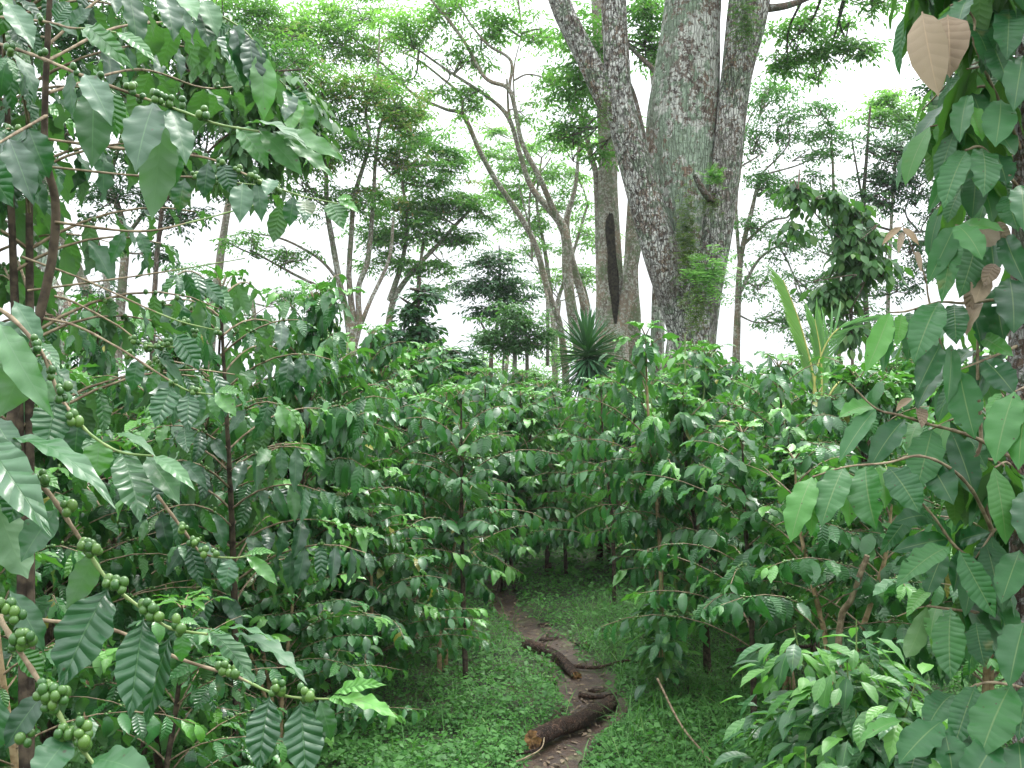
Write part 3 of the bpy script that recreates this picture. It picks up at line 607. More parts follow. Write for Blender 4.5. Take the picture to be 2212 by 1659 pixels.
spray(rA, [(47, 682, 2.1), (153, 700, 2.05), (255, 751, 2.0), (365, 821, 1.95), (410, 845, 1.95), (460, 852, 1.95)], .0032, .0016, [
    ((372, 832, 1.95), (335, 925, 1.9), 60, dict(rnd=.87, curl=.4)), ((408, 848, 1.95), (405, 935, 1.9), 48, dict(rnd=.5)), ((420, 848, 1.97), (436, 905, 1.95), 34, {}), ((465, 848, 1.94), (510, 900, 1.92), 38, dict(age=.6)), ((470, 843, 1.94), (520, 850, 1.92), 24, dict(age=.6)), ((455, 855, 1.96), (470, 905, 1.95), 26, dict(age=.3)),
    ((345, 800, 1.98), (320, 850, 1.98), 28, dict(age=.2)), ((300, 775, 2), (285, 845, 2), 40, {})], [(280, 765, 2, 4), (375, 826, 1.95, 3), (418, 845, 1.95, 4)])

rB = thing('coffee_bush', 'coffee bush in the lower left foreground with big clusters of round green berries', 'coffee bush', gp(-.95, 1.25), GB)
tr = MB(); q = spline([(*gp(-.95, 1.25), .016), (-.93, 1.27, .6, .013), (*P(-420, 900, 1.35), .011), (*P(-400, 500, 1.35), .007)], 6); tube(tr, q[:, :3], q[:, 3], 8, .06, 3); tr.obj('trunk', M['stem'], rB)
spray(rB, [(-400, 560, 1.35), (-60, 640, 1.3), (73, 737, 1.25), (128, 853, 1.24), (164, 904, 1.23), (204, 945, 1.22), (262, 977, 1.2), (330, 985, 1.18)], .0034, .0015, [
    ((0, 700, 1.25), (117, 905, 1.18), 70, dict(age=.3, roll=.4, curl=.8, wave=.1)), ((120, 864, 1.24), (100, 978, 1.2), 84, dict(rnd=.94, curl=.5)), ((262, 977, 1.2), (303, 1128, 1.15), 84, dict(age=.12, curl=.6, roll=-.2)),
    ((316, 985, 1.19), (388, 1090, 1.15), 62, dict(age=.15)), ((232, 938, 1.2), (337, 988, 1.14), 30, dict(age=.25, roll=-.5)), ((216, 948, 1.23), (208, 1034, 1.22), 66, dict(age=.55, curl=.3, roll=.2)),
    ((330, 985, 1.18), (422, 1060, 1.13), 36, dict(age=.3)), ((-30, 700, 1.3), (60, 780, 1.28), 90, dict(rnd=.9)), ((60, 740, 1.26), (0, 900, 1.28), 90, dict(flip=True, rnd=.9)), ((80, 740, 1.28), (130, 800, 1.24), 36, dict(age=.2)),
    ((30, 650, 1.3), (90, 760, 1.28), 50, dict(rnd=.95)), ((170, 905, 1.26), (160, 1000, 1.26), 60, dict(rnd=.1)), ((190, 940, 1.26), (205, 1010, 1.25), 40, dict(age=.2))],
    [(77, 738, 1.24, 3), (110, 805, 1.24, 3), (132, 838, 1.22, 3), (135, 858, 1.22, 2), (158, 902, 1.22, 4), (80, 760, 1.24, 2)])
spray(rB, [(-300, 820, 1.3), (-60, 920, 1.25), (0, 985, 1.22), (60, 1040, 1.2), (102, 1062, 1.2), (146, 1123, 1.19), (182, 1178, 1.19), (237, 1258, 1.18), (310, 1317, 1.17), (368, 1357, 1.16), (448, 1370, 1.15)], .0042, .0017, [
    ((-40, 940, 1.2), (112, 1160, 1.08), 95, dict(age=.08, curl=.7, roll=.3, rnd=.72)), ((20, 948, 1.2), (250, 1100, 1.1), 60, dict(age=.12, curl=.9, roll=-.3, wave=.1)), ((124, 1098, 1.2), (46, 1214, 1.17), 74, dict(rnd=.9)),
    ((-10, 1080, 1.26), (60, 1250, 1.24), 100, dict(flip=True, rnd=.9)), ((204, 1190, 1.2), (142, 1316, 1.2), 62, dict(flip=True, rnd=.6)),
    ((235, 1268, 1.18), (130, 1490, 1.12), 122, dict(rnd=.58, curl=.45, fold=.15, roll=.15)), ((310, 1335, 1.17), (280, 1552, 1.12), 92, dict(rnd=.65, curl=.4, fold=.15)), ((368, 1372, 1.17), (316, 1566, 1.17), 72, dict(rnd=.21, curl=.3, roll=.4)),
    ((452, 1364, 1.15), (546, 1476, 1.1), 64, dict(age=.1, curl=.6, roll=-.3)), ((500, 1370, 1.14), (664, 1480, 1.06), 50, dict(age=.06, curl=.8, wave=.13, wf=5, roll=-.4)), ((388, 1340, 1.17), (428, 1350, 1.16), 20, dict(age=.6)), ((448, 1368, 1.15), (600, 1390, 1.08), 30, dict(age=.12, wave=.13, roll=-.7)),
    ((395, 1365, 1.18), (392, 1430, 1.18), 38, dict(age=.3)), ((60, 1030, 1.25), (20, 1130, 1.25), 70, dict(rnd=.2)), ((-20, 900, 1.22), (40, 1000, 1.18), 60, dict(rnd=.4))],
    [(28, 965, 1.2, 6), (86, 1030, 1.18, 3), (98, 1046, 1.18, 2), (148, 1100, 1.17, 4), (184, 1180, 1.17, 4), (200, 1185, 1.17, 7), (240, 1255, 1.165, 5), (258, 1265, 1.16, 5), (318, 1312, 1.155, 6), (335, 1330, 1.155, 6), (375, 1330, 1.15, 1), (384, 1358, 1.15, 3)])
spray(rB, [(-350, 1050, 1.25), (-80, 1220, 1.15), (0, 1338, 1.12), (36, 1397, 1.1), (102, 1499, 1.08), (153, 1586, 1.07), (204, 1652, 1.06), (240, 1700, 1.05)], .0042, .002, [
    ((20, 1275, 1.15), (95, 1410, 1.15), 60, dict(rnd=.6)), ((102, 1490, 1.1), (10, 1620, 1.08), 60, dict(rnd=.1)), ((153, 1560, 1.08), (180, 1650, 1.1), 90, dict(age=.1, flip=True)), ((153, 1590, 1.07), (70, 1700, 1.02), 80, dict(rnd=.95)),
    ((200, 1640, 1.05), (340, 1690, 1.0), 80, dict(age=.1)), ((36, 1397, 1.12), (90, 1470, 1.13), 50, dict(age=.35)), ((0, 1500, 1.1), (-30, 1640, 1.1), 80, {})],
    [(8, 1312, 1.1, 9), (30, 1330, 1.1, 6), (38, 1385, 1.09, 7), (58, 1378, 1.09, 5), (95, 1490, 1.07, 7), (128, 1500, 1.07, 7), (110, 1520, 1.07, 6), (140, 1583, 1.06, 5), (178, 1575, 1.06, 5), (185, 1600, 1.06, 4), (60, 1595, 1.08, 3)])
spray(rB, [(-300, 1300, 1.5), (73, 1338, 1.45), (233, 1357, 1.42), (386, 1422, 1.38), (510, 1462, 1.35), (583, 1495, 1.33), (649, 1508, 1.3), (711, 1510, 1.28)], .0036, .0016, [
    ((583, 1504, 1.33), (558, 1668, 1.28), 76, dict(rnd=.58, curl=.4, roll=.2)), ((649, 1515, 1.3), (662, 1690, 1.26), 88, dict(rnd=.65, curl=.4)), ((709, 1508, 1.28), (768, 1534, 1.24), 24, dict(age=.9)),
    ((722, 1500, 1.27), (835, 1480, 1.24), 34, dict(age=.95, curl=.9, wave=.12)), ((722, 1506, 1.27), (860, 1552, 1.2), 44, dict(age=1., curl=.5, wave=.12, roll=-.3)), ((690, 1512, 1.3), (715, 1600, 1.3), 44, dict(age=.15, rnd=0)),
    ((470, 1450, 1.36), (480, 1510, 1.36), 20, {})], [(480, 1442, 1.35, 5), (506, 1455, 1.35, 4), (597, 1492, 1.31, 5), (602, 1480, 1.31, 3), (662, 1500, 1.29, 4), (652, 1488, 1.3, 2)])
spray(rB, [(340, 1070, 1.9), (400, 1150, 1.9), (437, 1195, 1.88), (500, 1205, 1.86), (540, 1200, 1.85)], .0034, .0015, [((500, 1205, 1.86), (485, 1275, 1.84), 46, {}), ((530, 1200, 1.85), (600, 1265, 1.84), 32, dict(age=.6)), ((530, 1198, 1.85), (595, 1195, 1.82), 24, dict(age=.6)), ((525, 1205, 1.85), (520, 1230, 1.86), 24, {})], [(393, 1140, 1.88, 4), (418, 1170, 1.88, 5), (440, 1190, 1.87, 5), (465, 1195, 1.87, 3)])

# ------------------------------------------------------------------ broad-leaved tree at the right edge
random.seed(12); np.random.seed(12); DR = 2.4
rR = thing('broad_leaved_tree', 'broad leaved tree at the right edge with blotched grey trunk and big drooping green leaves', 'tree', gp(X(2212, 2.5), 2.5))
tr = MB(); q = spline([(*gp(X(2260, 2.5), 2.5), .06), (*P(2230, 1300, 2.5), .048), (*P(2215, 980, 2.5), .042), (*P(2222, 500, 2.5), .038), (*P(2228, 0, 2.5), .035), (*P(2200, -500, 2.5), .03)], 10)
tube(tr, q[:, :3], q[:, 3], 20, .04, 5); tr.obj('trunk', M['bark_right'], rR)
kw = dict(prof='big', lm='big', holes=.012, tip_green=False)
def H(bu, bv, tu, tv, wd, dd=0., **k):
    k = dict(dict(curl=random.uniform(.3, 1.1), fold=random.uniform(.05, .45), roll=random.uniform(-.35, .35), tilt=.5), **k); return ((bu, bv, DR + dd), (tu, tv, DR + dd - .08), wd * .98, k)
spray(rR, [(2205, 1000, 2.45), (2119, 952, 2.4), (2060, 930, 2.38), (2000, 915, 2.36), (1945, 897, 2.33), (1893, 883, 2.3), (1835, 828, 2.3)], .006, .002, [
    H(1955, 905, 1879, 1012, 60, -.05), H(2014, 926, 1981, 1056, 78, -.03), H(1893, 883, 1813, 998, 48, -.1), H(1890, 880, 1812, 902, 50, -.05, age=.35, rnd=1), H(2054, 930, 2105, 1074, 66, .05, rnd=0),
    H(1990, 910, 1960, 980, 40, .05, age=.3), H(2090, 940, 2130, 1010, 40, .08)], dry=[H(1985, 880, 1990, 925, 30), H(1970, 860, 1935, 890, 20, age=.5)], **kw)
spray(rR, [(2141, 1141, 2.4), (2100, 1060, 2.35), (2050, 1010, 2.3), (1985, 985, 2.25), (1915, 1000, 2.22), (1830, 1008, 2.2), (1755, 1030, 2.18)], .005, .002, [
    H(1755, 1030, 1708, 1172, 68, -.2, age=.35, rnd=1), H(1762, 1032, 1752, 1160, 40, -.18, age=.5), H(1823, 1008, 1774, 1138, 74, -.2, age=.1), H(1832, 1020, 1832, 1138, 50, -.15, age=.6, rnd=1), H(1870, 1008, 1893, 1144, 88, -.2, age=.1, rnd=.7), H(1918, 1008, 1986, 1108, 74, -.15, rnd=.2), H(1900, 1005, 1912, 1100, 44, -.1, age=.5), H(2000, 985, 2060, 1090, 70, -.05, rnd=0)], **kw)
spray(rR, [(2210, 640, 2.5), (2130, 650, 2.45), (2080, 655, 2.42), (2028, 653, 2.4), (1960, 672, 2.36), (1922, 675, 2.33)], .005, .002, [
    H(2028, 653, 1974, 784, 74, -.05), H(2032, 744, 1981, 845, 56, -.03), H(2061, 657, 2066, 744, 58), H(1922, 675, 1870, 804, 52, -.07, age=.5, rnd=1), H(1926, 678, 1907, 808, 30, -.05), H(1948, 678, 1936, 748, 34, -.03, age=.6),
    H(2039, 784, 1980, 886, 50, .05, rnd=0), H(2054, 744, 2046, 874, 44, .0), H(1965, 675, 1960, 780, 48, .04), H(2090, 660, 2120, 760, 50, .1, rnd=0), H(1990, 660, 2000, 760, 50, .08, rnd=.1)],
    dry=[H(2127, 585, 2106, 655, 50), H(2120, 655, 2088, 726, 46), H(2150, 570, 2125, 620, 36), H(2105, 610, 2095, 680, 34, .05), H(2110, 470, 2150, 530, 50, 0, flip=True), H(2150, 480, 2185, 535, 34)], **kw)
spray(rR, [(2212, 740, 2.5), (2170, 760, 2.45), (2120, 780, 2.42), (2072, 799, 2.38)], .005, .002, [H(2072, 799, 2106, 948, 76, -.05, curl=.5), H(2127, 778, 2192, 852, 66, 0, rnd=0), H(2100, 760, 2060, 800, 40, .05, rnd=0), H(2140, 770, 2110, 860, 60, .08, rnd=0), H(2112, 722, 2190, 770, 40, .05, age=.3)], **kw)
spray(rR, [(2240, 820, 2.5), (2215, 835, 2.3), (2192, 846, 2.2)], .005, .002, [H(2192, 846, 2150, 1002, 78, -.2, age=.15, rnd=1), H(2222, 855, 2200, 1015, 76, -.22, age=.15, rnd=1), H(2160, 850, 2140, 930, 30, -.1, age=.3)], **kw)
spray(rR, [(2141, 1141, 2.42), (2127, 1087, 2.42), (2108, 999, 2.42), (2119, 948, 2.42), (2112, 820, 2.42), (2112, 722, 2.44)], .006, .004, [], **kw)
spray(rR, [(2215, 1380, 2.5), (2150, 1300, 2.46), (2141, 1141, 2.42)], .007, .006, [H(2150, 1300, 2185, 1400, 66, .02), H(2160, 1320, 2120, 1400, 60, .08, rnd=0)], **kw)
spray(rR, [(2150, 1240, 2.46), (2110, 1215, 2.4), (2061, 1178, 2.36), (2020, 1120, 2.34), (1988, 1083, 2.33)], .005, .003, [
    H(2050, 1182, 1935, 1268, 64, -.1, age=.08, rnd=.8), H(2072, 1189, 2150, 1334, 62, -.12, rnd=.8), H(2203, 1189, 2162, 1304, 66, -.1), H(2050, 1165, 1926, 1192, 50, 0, rnd=0), H(2060, 1170, 1990, 1110, 44, .03, rnd=.2), H(2070, 1170, 2140, 1150, 44, .03, rnd=0), H(2040, 1190, 2000, 1290, 50, .05, rnd=.1),
    H(2163, 1065, 2186, 1150, 66, -.05, rnd=.3), H(2215, 1060, 2215, 1180, 66, -.1), H(2010, 1120, 1930, 1130, 50, .02, rnd=.1), H(1990, 1085, 1900, 1200, 40, .1, rnd=.2), H(2080, 1190, 2060, 1280, 46, .06, rnd=0)], **kw)
spray(rR, [(2220, 1350, 2.48), (2150, 1330, 2.42), (2054, 1316, 2.38), (2003, 1309, 2.36)], .005, .003, [
    H(2054, 1314, 2054, 1468, 74, -.1, age=.1), H(2108, 1344, 2128, 1442, 58, -.05), H(2003, 1309, 1957, 1421, 46, 0, rnd=0, flip=True), H(2010, 1273, 1958, 1333, 34, .0, age=.5), H(2212, 1345, 2180, 1484, 84, -.15, rnd=.6), H(2025, 1310, 2010, 1380, 40, .03, age=.3), H(2140, 1340, 2170, 1440, 50, .08, rnd=0)], **kw)
spray(rR, [(2240, 1500, 2.45), (2185, 1480, 2.35), (2108, 1480, 2.3), (2032, 1550, 2.25)], .005, .003, [
    H(2185, 1478, 2117, 1638, 104, -.2, age=.05), H(2108, 1480, 2060, 1618, 66, -.15), H(1948, 1557, 1858, 1604, 40, -.2, age=.35, rnd=1), H(2034, 1558, 1942, 1650, 84, -.2, rnd=.4), H(2060, 1500, 2000, 1580, 66, -.1, rnd=.2), H(2150, 1600, 2080, 1720, 90, -.25, rnd=.3), H(2200, 1600, 2210, 1740, 90, -.25, rnd=.3), H(2040, 1580, 2060, 1700, 80, -.22, rnd=.1), H(1990, 1600, 1960, 1700, 80, -.2, rnd=.2), H(2230, 1480, 2200, 1600, 70, -.2, rnd=.2), H(2100, 1590, 2000, 1640, 60, -.18, rnd=.1)], **kw)
spray(rR, [(2215, 350, 2.5), (2180, 260, 2.45), (2152, 205, 2.42), (2105, 95, 2.4), (2105, 45, 2.4), (2080, 10, 2.38)], .005, .003, [
    H(2090, 205, 2073, 308, 54), H(2092, 228, 2122, 306, 44, 0, age=.7), H(2162, 215, 2150, 318, 72, -.05), H(2140, 90, 2180, 190, 60, 0, rnd=.2), H(2100, 200, 2130, 290, 60, .05, rnd=.3), H(2130, 60, 2120, 160, 60, .08), H(2180, 20, 2175, 130, 70, 0, rnd=.2), H(2090, 0, 2070, 60, 50, 0, rnd=.1), H(2210, 120, 2190, 240, 70, -.05, rnd=.3)],
    dry=[H(1992, 25, 2027, 208, 84, -.1, rnd=.95, curl=.5, roll=.2), H(2047, 32, 2052, 168, 88, -.08, rnd=.4, curl=.4)], **kw)
spray(rR, [(2215, 420, 2.5), (2160, 360, 2.45), (2120, 318, 2.42), (2085, 325, 2.4)], .005, .003, [
    H(2085, 325, 2004, 464, 44, 0), H(2087, 328, 2039, 450, 66, -.05, rnd=.8), H(2120, 320, 2124, 426, 68, -.05), H(2150, 330, 2175, 400, 60, .05, rnd=.1), H(2110, 330, 2080, 400, 40, .05, rnd=.1), H(2180, 420, 2200, 500, 60, .0, rnd=.5)], **kw)
spray(rR, [(2215, 560, 2.5), (2160, 510, 2.45), (2108, 495, 2.42), (2065, 487, 2.4)], .005, .003, [
    H(2065, 487, 2122, 562, 62, -.1, rnd=1, age=.1), H(2062, 490, 2003, 614, 54, 0), H(2068, 500, 2034, 655, 50, -.02), H(2110, 520, 2072, 644, 64, .02, rnd=.5), H(2170, 505, 2216, 615, 60, -.05, rnd=0), H(2070, 490, 2170, 500, 36, -.05, age=.3), H(2140, 510, 2150, 600, 60, .1, rnd=0), H(2180, 600, 2190, 720, 80, .05, rnd=0), H(2150, 620, 2170, 740, 70, .1, rnd=0), H(2205, 400, 2212, 500, 60, -.1, rnd=.6)], **kw)
spray(rR, [(2040, 770, 2.4), (2007, 650, 2.4), (1999, 600, 2.4), (1972, 540, 2.4), (1948, 480, 2.4)], .003, .0012, [], dry=[H(1948, 490, 1905, 530, 16, age=.5), H(1950, 492, 1985, 530, 16, age=.5), H(1952, 500, 1940, 550, 14), H(1975, 545, 1990, 590, 14)], **kw)
# behind the placed sprays: the rest of its crown
lv = Leaves(); tw = MB()
for i in range(60):
    v0 = random.uniform(-300, 1600); b = P(2212, v0, 2.5); a = random.uniform(-1.9, 1.2) if i % 2 else random.uniform(1.4, 3.6)
    e = b + np.array((math.cos(a) * .32 if math.cos(a) > 0 else math.cos(a) * .19, (abs(math.sin(a)) * .45 + .05) * (-.5 if i % 4 == 0 else 1), random.uniform(-.05, .12))); q = spline([b, (b + e) / 2 + Z * .05, e], 5); tube(tw, q, np.linspace(.005, .002, len(q)), 5, cap=False)
    for j in range(9):
        c = q[random.randint(4, len(q) - 1)]; az = random.uniform(0, 6.28)
        lv.add(c, (math.cos(az) * .6, math.sin(az) * .6, -random.uniform(.3, 1.2)), (math.cos(az) * .6, math.sin(az) * .6 - .3, 1), random.uniform(.12, .19), random.uniform(.045, .07), random.uniform(.3, .8), .2, .05, None, .3 if random.random() < .15 else 0)
lv.into(tw, 'big', 4, 1, res=12); tw.obj('crown', [M['twig'], M['big']], rR)

# ------------------------------------------------------------------ bright sapling bottom right, and other shrubs
def shrub(name, label, cat, base, H_, Rd, seed, n, L, lm, prof='mid', stems=4, wr=.45, young=.2, nt=4, tm='green_twig', zmin=.25, group=None):
    random.seed(seed); root = thing(name, label, cat, base, group); b0 = np.array(base); tr = MB(); lv = Leaves()
    for k in range(stems):
        a = 6.283 * k / stems + random.uniform(-.4, .4); rr = Rd * random.uniform(.2, .8) * (k > 0); h = H_ * random.uniform(.65, 1) if k else H_
        q = spline([b0, b0 + (rr * .4 * math.cos(a), rr * .4 * math.sin(a), h * .5), b0 + (rr * math.cos(a), rr * math.sin(a), h)], 8); tube(tr, q, np.linspace(.007, .002, len(q)) * max(1, H_), 6, cap=False)
        for i in range(n // stems):
            t = zmin + (1 - zmin) * random.random() ** .8; c = q[int(t * (len(q) - 1))]; az = random.uniform(0, 6.283); off = Rd * random.uniform(0, .75) * (1.1 - t * .7)
            c = c + np.array((math.cos(az) * off, math.sin(az) * off, random.uniform(-.04, .04))); el = random.uniform(-.9, .3)
            l = L * random.uniform(.65, 1.15)
            lv.add(c, (math.cos(az) * math.cos(el), math.sin(az) * math.cos(el), math.sin(el)), (math.cos(az) * .4, math.sin(az) * .4, 1), l, l * wr, random.uniform(.2, .9), .25, .04, None, random.uniform(.3, 1) * (random.random() < young + .5 * (t > .9)))
    tr.obj('stem', M[tm], root); lv.into(MB(), prof, nt).obj('leaves', M[lm], root); return root
shrub('sapling', 'bushy bright green sapling at the bottom right in front of the cut tan stem', 'sapling', gp(X(1850, 3.4), 3.4), .98, .46, 61, 1000, .12, 'sapling', 'coffee', 8, .40, .12, zmin=.35)
shrub('sapling', 'low bright sapling at the bottom edge, left of the big broad leaves', 'sapling', gp(X(1740, 3.1), 3.1), .66, .30, 62, 380, .115, 'sapling', 'coffee', 4, .40, .15)
shrub('sapling', 'small sapling with bright glossy leaves around the tan stem right of the path', 'sapling', gp(X(1428, 5.6), 5.6), .66, .26, 63, 200, .11, 'sapling', 'coffee', 4, .42, .3)
shrub('shrub', 'leafy light green shrub with upright shoots in front of the large tree trunk', 'shrub', gp(X(1480, 6.6), 6.6), 1.98, .55, 64, 520, .10, 'sapling', 'mid', 6, .5, .15, nt=2, zmin=.45)
shrub('weed_plant', 'broad leaved pale weed at the lower left of the weed carpet', 'weed', gp(X(640, 4.6), 4.6), .3, .3, 65, 60, .09, 'weed', 'mid', 3, .75, .2, nt=2)
shrub('weed_plant', 'broad leaved weed under the bright leaf tips at the bottom left', 'weed', gp(X(500, 3.9), 3.9), .42, .35, 66, 80, .10, 'weed', 'mid', 3, .75, .2, nt=2)
shrub('weed_plant', 'pale heart leaved weed at the very bottom left of the carpet', 'weed', gp(X(300, 3.3), 3.3), .35, .3, 67, 70, .09, 'weed', 'mid', 3, .75, .2, nt=2)

def stick(name, label, cat, pts, r0, r1, m='twig', ns=8, rough=.06, group=None, cut=None, seed=1):
    q = spline(pts, 8); mb = MB(); tube(mb, q, np.linspace(r0, r1, len(q)), ns, rough, seed, capmi=1 if cut else None)
    o = mb.obj(name, [M[m]] + ([M['cut']] if cut else [])); c = Vector(q[0]); o.data.transform(Matrix.Translation(-c)); o.location = c
    return tag(o, label, cat, group)
def G(u, D, dz=0.): x = X(u, D); return gp(x, D, dz)
GL = 'fallen wood lying on the path'
stick('log', 'thick dark log lying slantwise across the muddy path, orange broken end towards the lower left', 'log', [G(1148, 4.88, .075), G(1200, 5.02, .078), G(1262, 5.22, .075), G(1322, 5.5, .06)], .044, .036, 'log', 24, .085, GL, True, 3)
stick('log', 'short bent dark log across the path, its pale splintered end pointing right', 'log', [G(1138, 6.55, .05), G(1170, 6.42, .075), G(1210, 6.28, .075), G(1246, 6.05, .04)], .037, .031, 'log', 22, .085, GL, True, 4)
stick('stick', 'long thin dark stick pointing right from behind the bent log', 'stick', [G(1235, 6.25, .05), G(1290, 6.2, .04), G(1350, 6.2, .05), G(1400, 6.1, .06)], .012, .007, 'log', 7, .1, GL)
stick('stick', 'dark stick lying flat between the two logs on the path', 'stick', [G(1250, 5.68, .04), G(1290, 5.66, .04), G(1332, 5.68, .04)], .014, .010, 'log', 7, .1, GL)
stick('stick', 'short dark stick on the mud at the bottom edge below the thick log', 'stick', [G(1112, 4.75, .05), G(1150, 4.8, .05), G(1165, 4.84, .05)], .009, .006, 'log', 6, .1, GL)
stick('stick', 'thin curved tan twig on the mud at the bottom edge of the path', 'stick', [G(1115, 4.66, .05), G(1140, 4.68, .07), G(1170, 4.78, .08), G(1176, 4.9, .09)], .004, .003, 'twig', 6, .1, GL)
stick('stick', 'dark fallen stick among the weeds well right of the path', 'stick', [G(1590, 6.2, .10), G(1680, 6.2, .12), G(1750, 6.15, .12), G(1768, 6.2, .2)], .012, .009, 'log', 7, .1, GL)
stick('stick', 'slanting tan stick leaning to the lower right beside the small sapling', 'stick', [G(1420, 5.2, .22), G(1470, 4.9, .10), G(1530, 4.6, .06), G(1560, 4.5, .0)], .006, .004, 'twig', 7, .1, GL)
stick('stump', 'leaning tan coffee stem cut off at the top behind the bright sapling', 'stump', [P(1805, 1380, 4.2) - Z * .5, P(1813, 1360, 4.2), P(1840, 1290, 4.15), P(1873, 1200, 4.1)], .015, .011, 'twig', 10, .1)
for i, (u, D, lab) in enumerate(((1190, 7.0, 'left of the bent log bend'), (1262, 6.75, 'in the middle of the brown mud'), (1178, 7.35, 'near the narrow top of the path'), (1290, 5.85, 'between the stick and the bent log'))):
    v, f = ICO[2]; g = np.random.default_rng(i); s = .032 + .015 * g.random(); c = G(u, D, .02)
    o = MB().add(v * (s * 1.7, s, s * .35) * g.uniform(.75, 1.2, (len(v), 1)), f).obj('bark_chunk', M['log']); o.location = Vector(c); tag(o, 'dark flake of bark and mud ' + lab, 'bark', 'flakes of bark on the path')

# ------------------------------------------------------------------ yucca
def yucca():
    D = 12.5; b = np.array((X(1285, D), D, 0.)); b[2] = gz(b[0], D); root = thing('yucca', 'spiky yucca with stiff radiating dark green leaves and short brown trunk', 'yucca', b)
    top = P(1268, 752, D); tr = MB(); q = spline([(*b, .09), (*((b + top) / 2), .08), (*(P(1272, 790, D)), .06)], 6); tube(tr, q[:, :3], q[:, 3], 10, .08, 3); tr.obj('trunk', M['bark_dark'], root)
    random.seed(7); lv = Leaves()
    for i in range(330):
        t = random.random(); c = top * (1 - t) + P(1272, 790, D) * t; az = random.uniform(0, 6.283); el = R(75 - 130 * t ** .8 + random.uniform(-18, 18)); l = random.uniform(.44, .56)
        lv.add(c + (random.gauss(0, .015), random.gauss(0, .015), 0), (math.cos(az) * math.cos(el), math.sin(az) * math.cos(el), math.sin(el)), (-math.cos(az) * math.sin(el), -math.sin(az) * math.sin(el), math.cos(el)), l, .034, random.uniform(0, .3), .5, 0, None, 0)
    lv.into(MB(), 'blade', 2).obj('leaves', M['yucca'], root)
    lv = Leaves()
    for i in range(30):
        az = random.uniform(0, 6.283); lv.add(P(1272, 795, D), (math.cos(az) * .25, math.sin(az) * .25, -1), (math.cos(az), math.sin(az), .2), random.uniform(.3, .45), .03, .1, .3, 0)
    lv.into(MB(), 'blade', 2).obj('dead_leaves', M['dry'], root)
yucca()
# ------------------------------------------------------------------ young palm
def frond(root, pts, L0, n, age, w_=.03, spread=.6, sides=(-1, 1), lm='palm', droop=.5):
    q = spline([P(*p) for p in pts], 8); mb = MB(); tube(mb, q, np.linspace(.011, .003, len(q)), 6, mi=1); lv = Leaves(); m = len(q)
    for i in range(n):
        t = .25 + .75 * i / n; j = t * (m - 1); k = int(j); c = q[k] * (1 - j + k) + q[min(k + 1, m - 1)] * (j - k); T = nz(q[min(k + 1, m - 1)] - q[max(k - 1, 0)])
        S = nz(np.cross(T, (0, 1, 0))) if abs(T[2]) > .7 else nz(np.cross(T, Z)); l = L0 * (1 - .6 * abs(t - .5)) * random.uniform(.9, 1.1)
        for s in sides: lv.add(c, T + S * s * spread + Z * -.1, np.array((0, -1, .3)), l, w_, droop * random.uniform(.6, 1.3), .3, 0, None, age * random.uniform(.6, 1))
    lv.into(mb, 'blade', 2, 0); return mb.obj('frond', [M[lm], M['palm_stalk']], root)
M['palm_stalk'] = flat_mat('palm_stalk', (.30, .32, .08), (.42, .40, .12), 20, .5)
random.seed(9); D = 7.6; pb = gp(X(1775, D), D)
rP = thing('young_palm', 'young palm with upright yellow green frond rising above the coffee bushes on the right', 'palm', pb)
tb = MB(); tube(tb, [pb, P(1772, 1000, D), P(1768, 930, D)], [.04, .03, .02], 8); tb.obj('trunk', M['palm_stalk'], rP)
frond(rP, [(1768, 940, D), (1762, 850, D), (1750, 780, D), (1725, 690, D), (1692, 605, D)], .30, 34, .75, .016, .30, (1,), droop=.1)
frond(rP, [(1770, 930, D), (1775, 840, D), (1772, 760, D), (1760, 690, D)], .26, 18, .3, .016, .25, droop=.1)
frond(rP, [(1768, 930, D), (1720, 860, D), (1660, 825, D), (1590, 860, D - .2)], .34, 18, .1, .018, .5, droop=.9)
frond(rP, [(1768, 930, D), (1760, 820, D), (1800, 720, D), (1880, 685, D)], .32, 16, .05, .018, .5, droop=.7)
frond(rP, [(1768, 930, D), (1800, 840, D), (1860, 800, D + .2), (1930, 810, D + .4)], .32, 16, .05, .018, .5, droop=.9)
frond(rP, [(1768, 930, D), (1730, 880, D - .3), (1690, 880, D - .5), (1670, 960, D - .6)], .32, 14, .2, .018, .4, droop=.8)

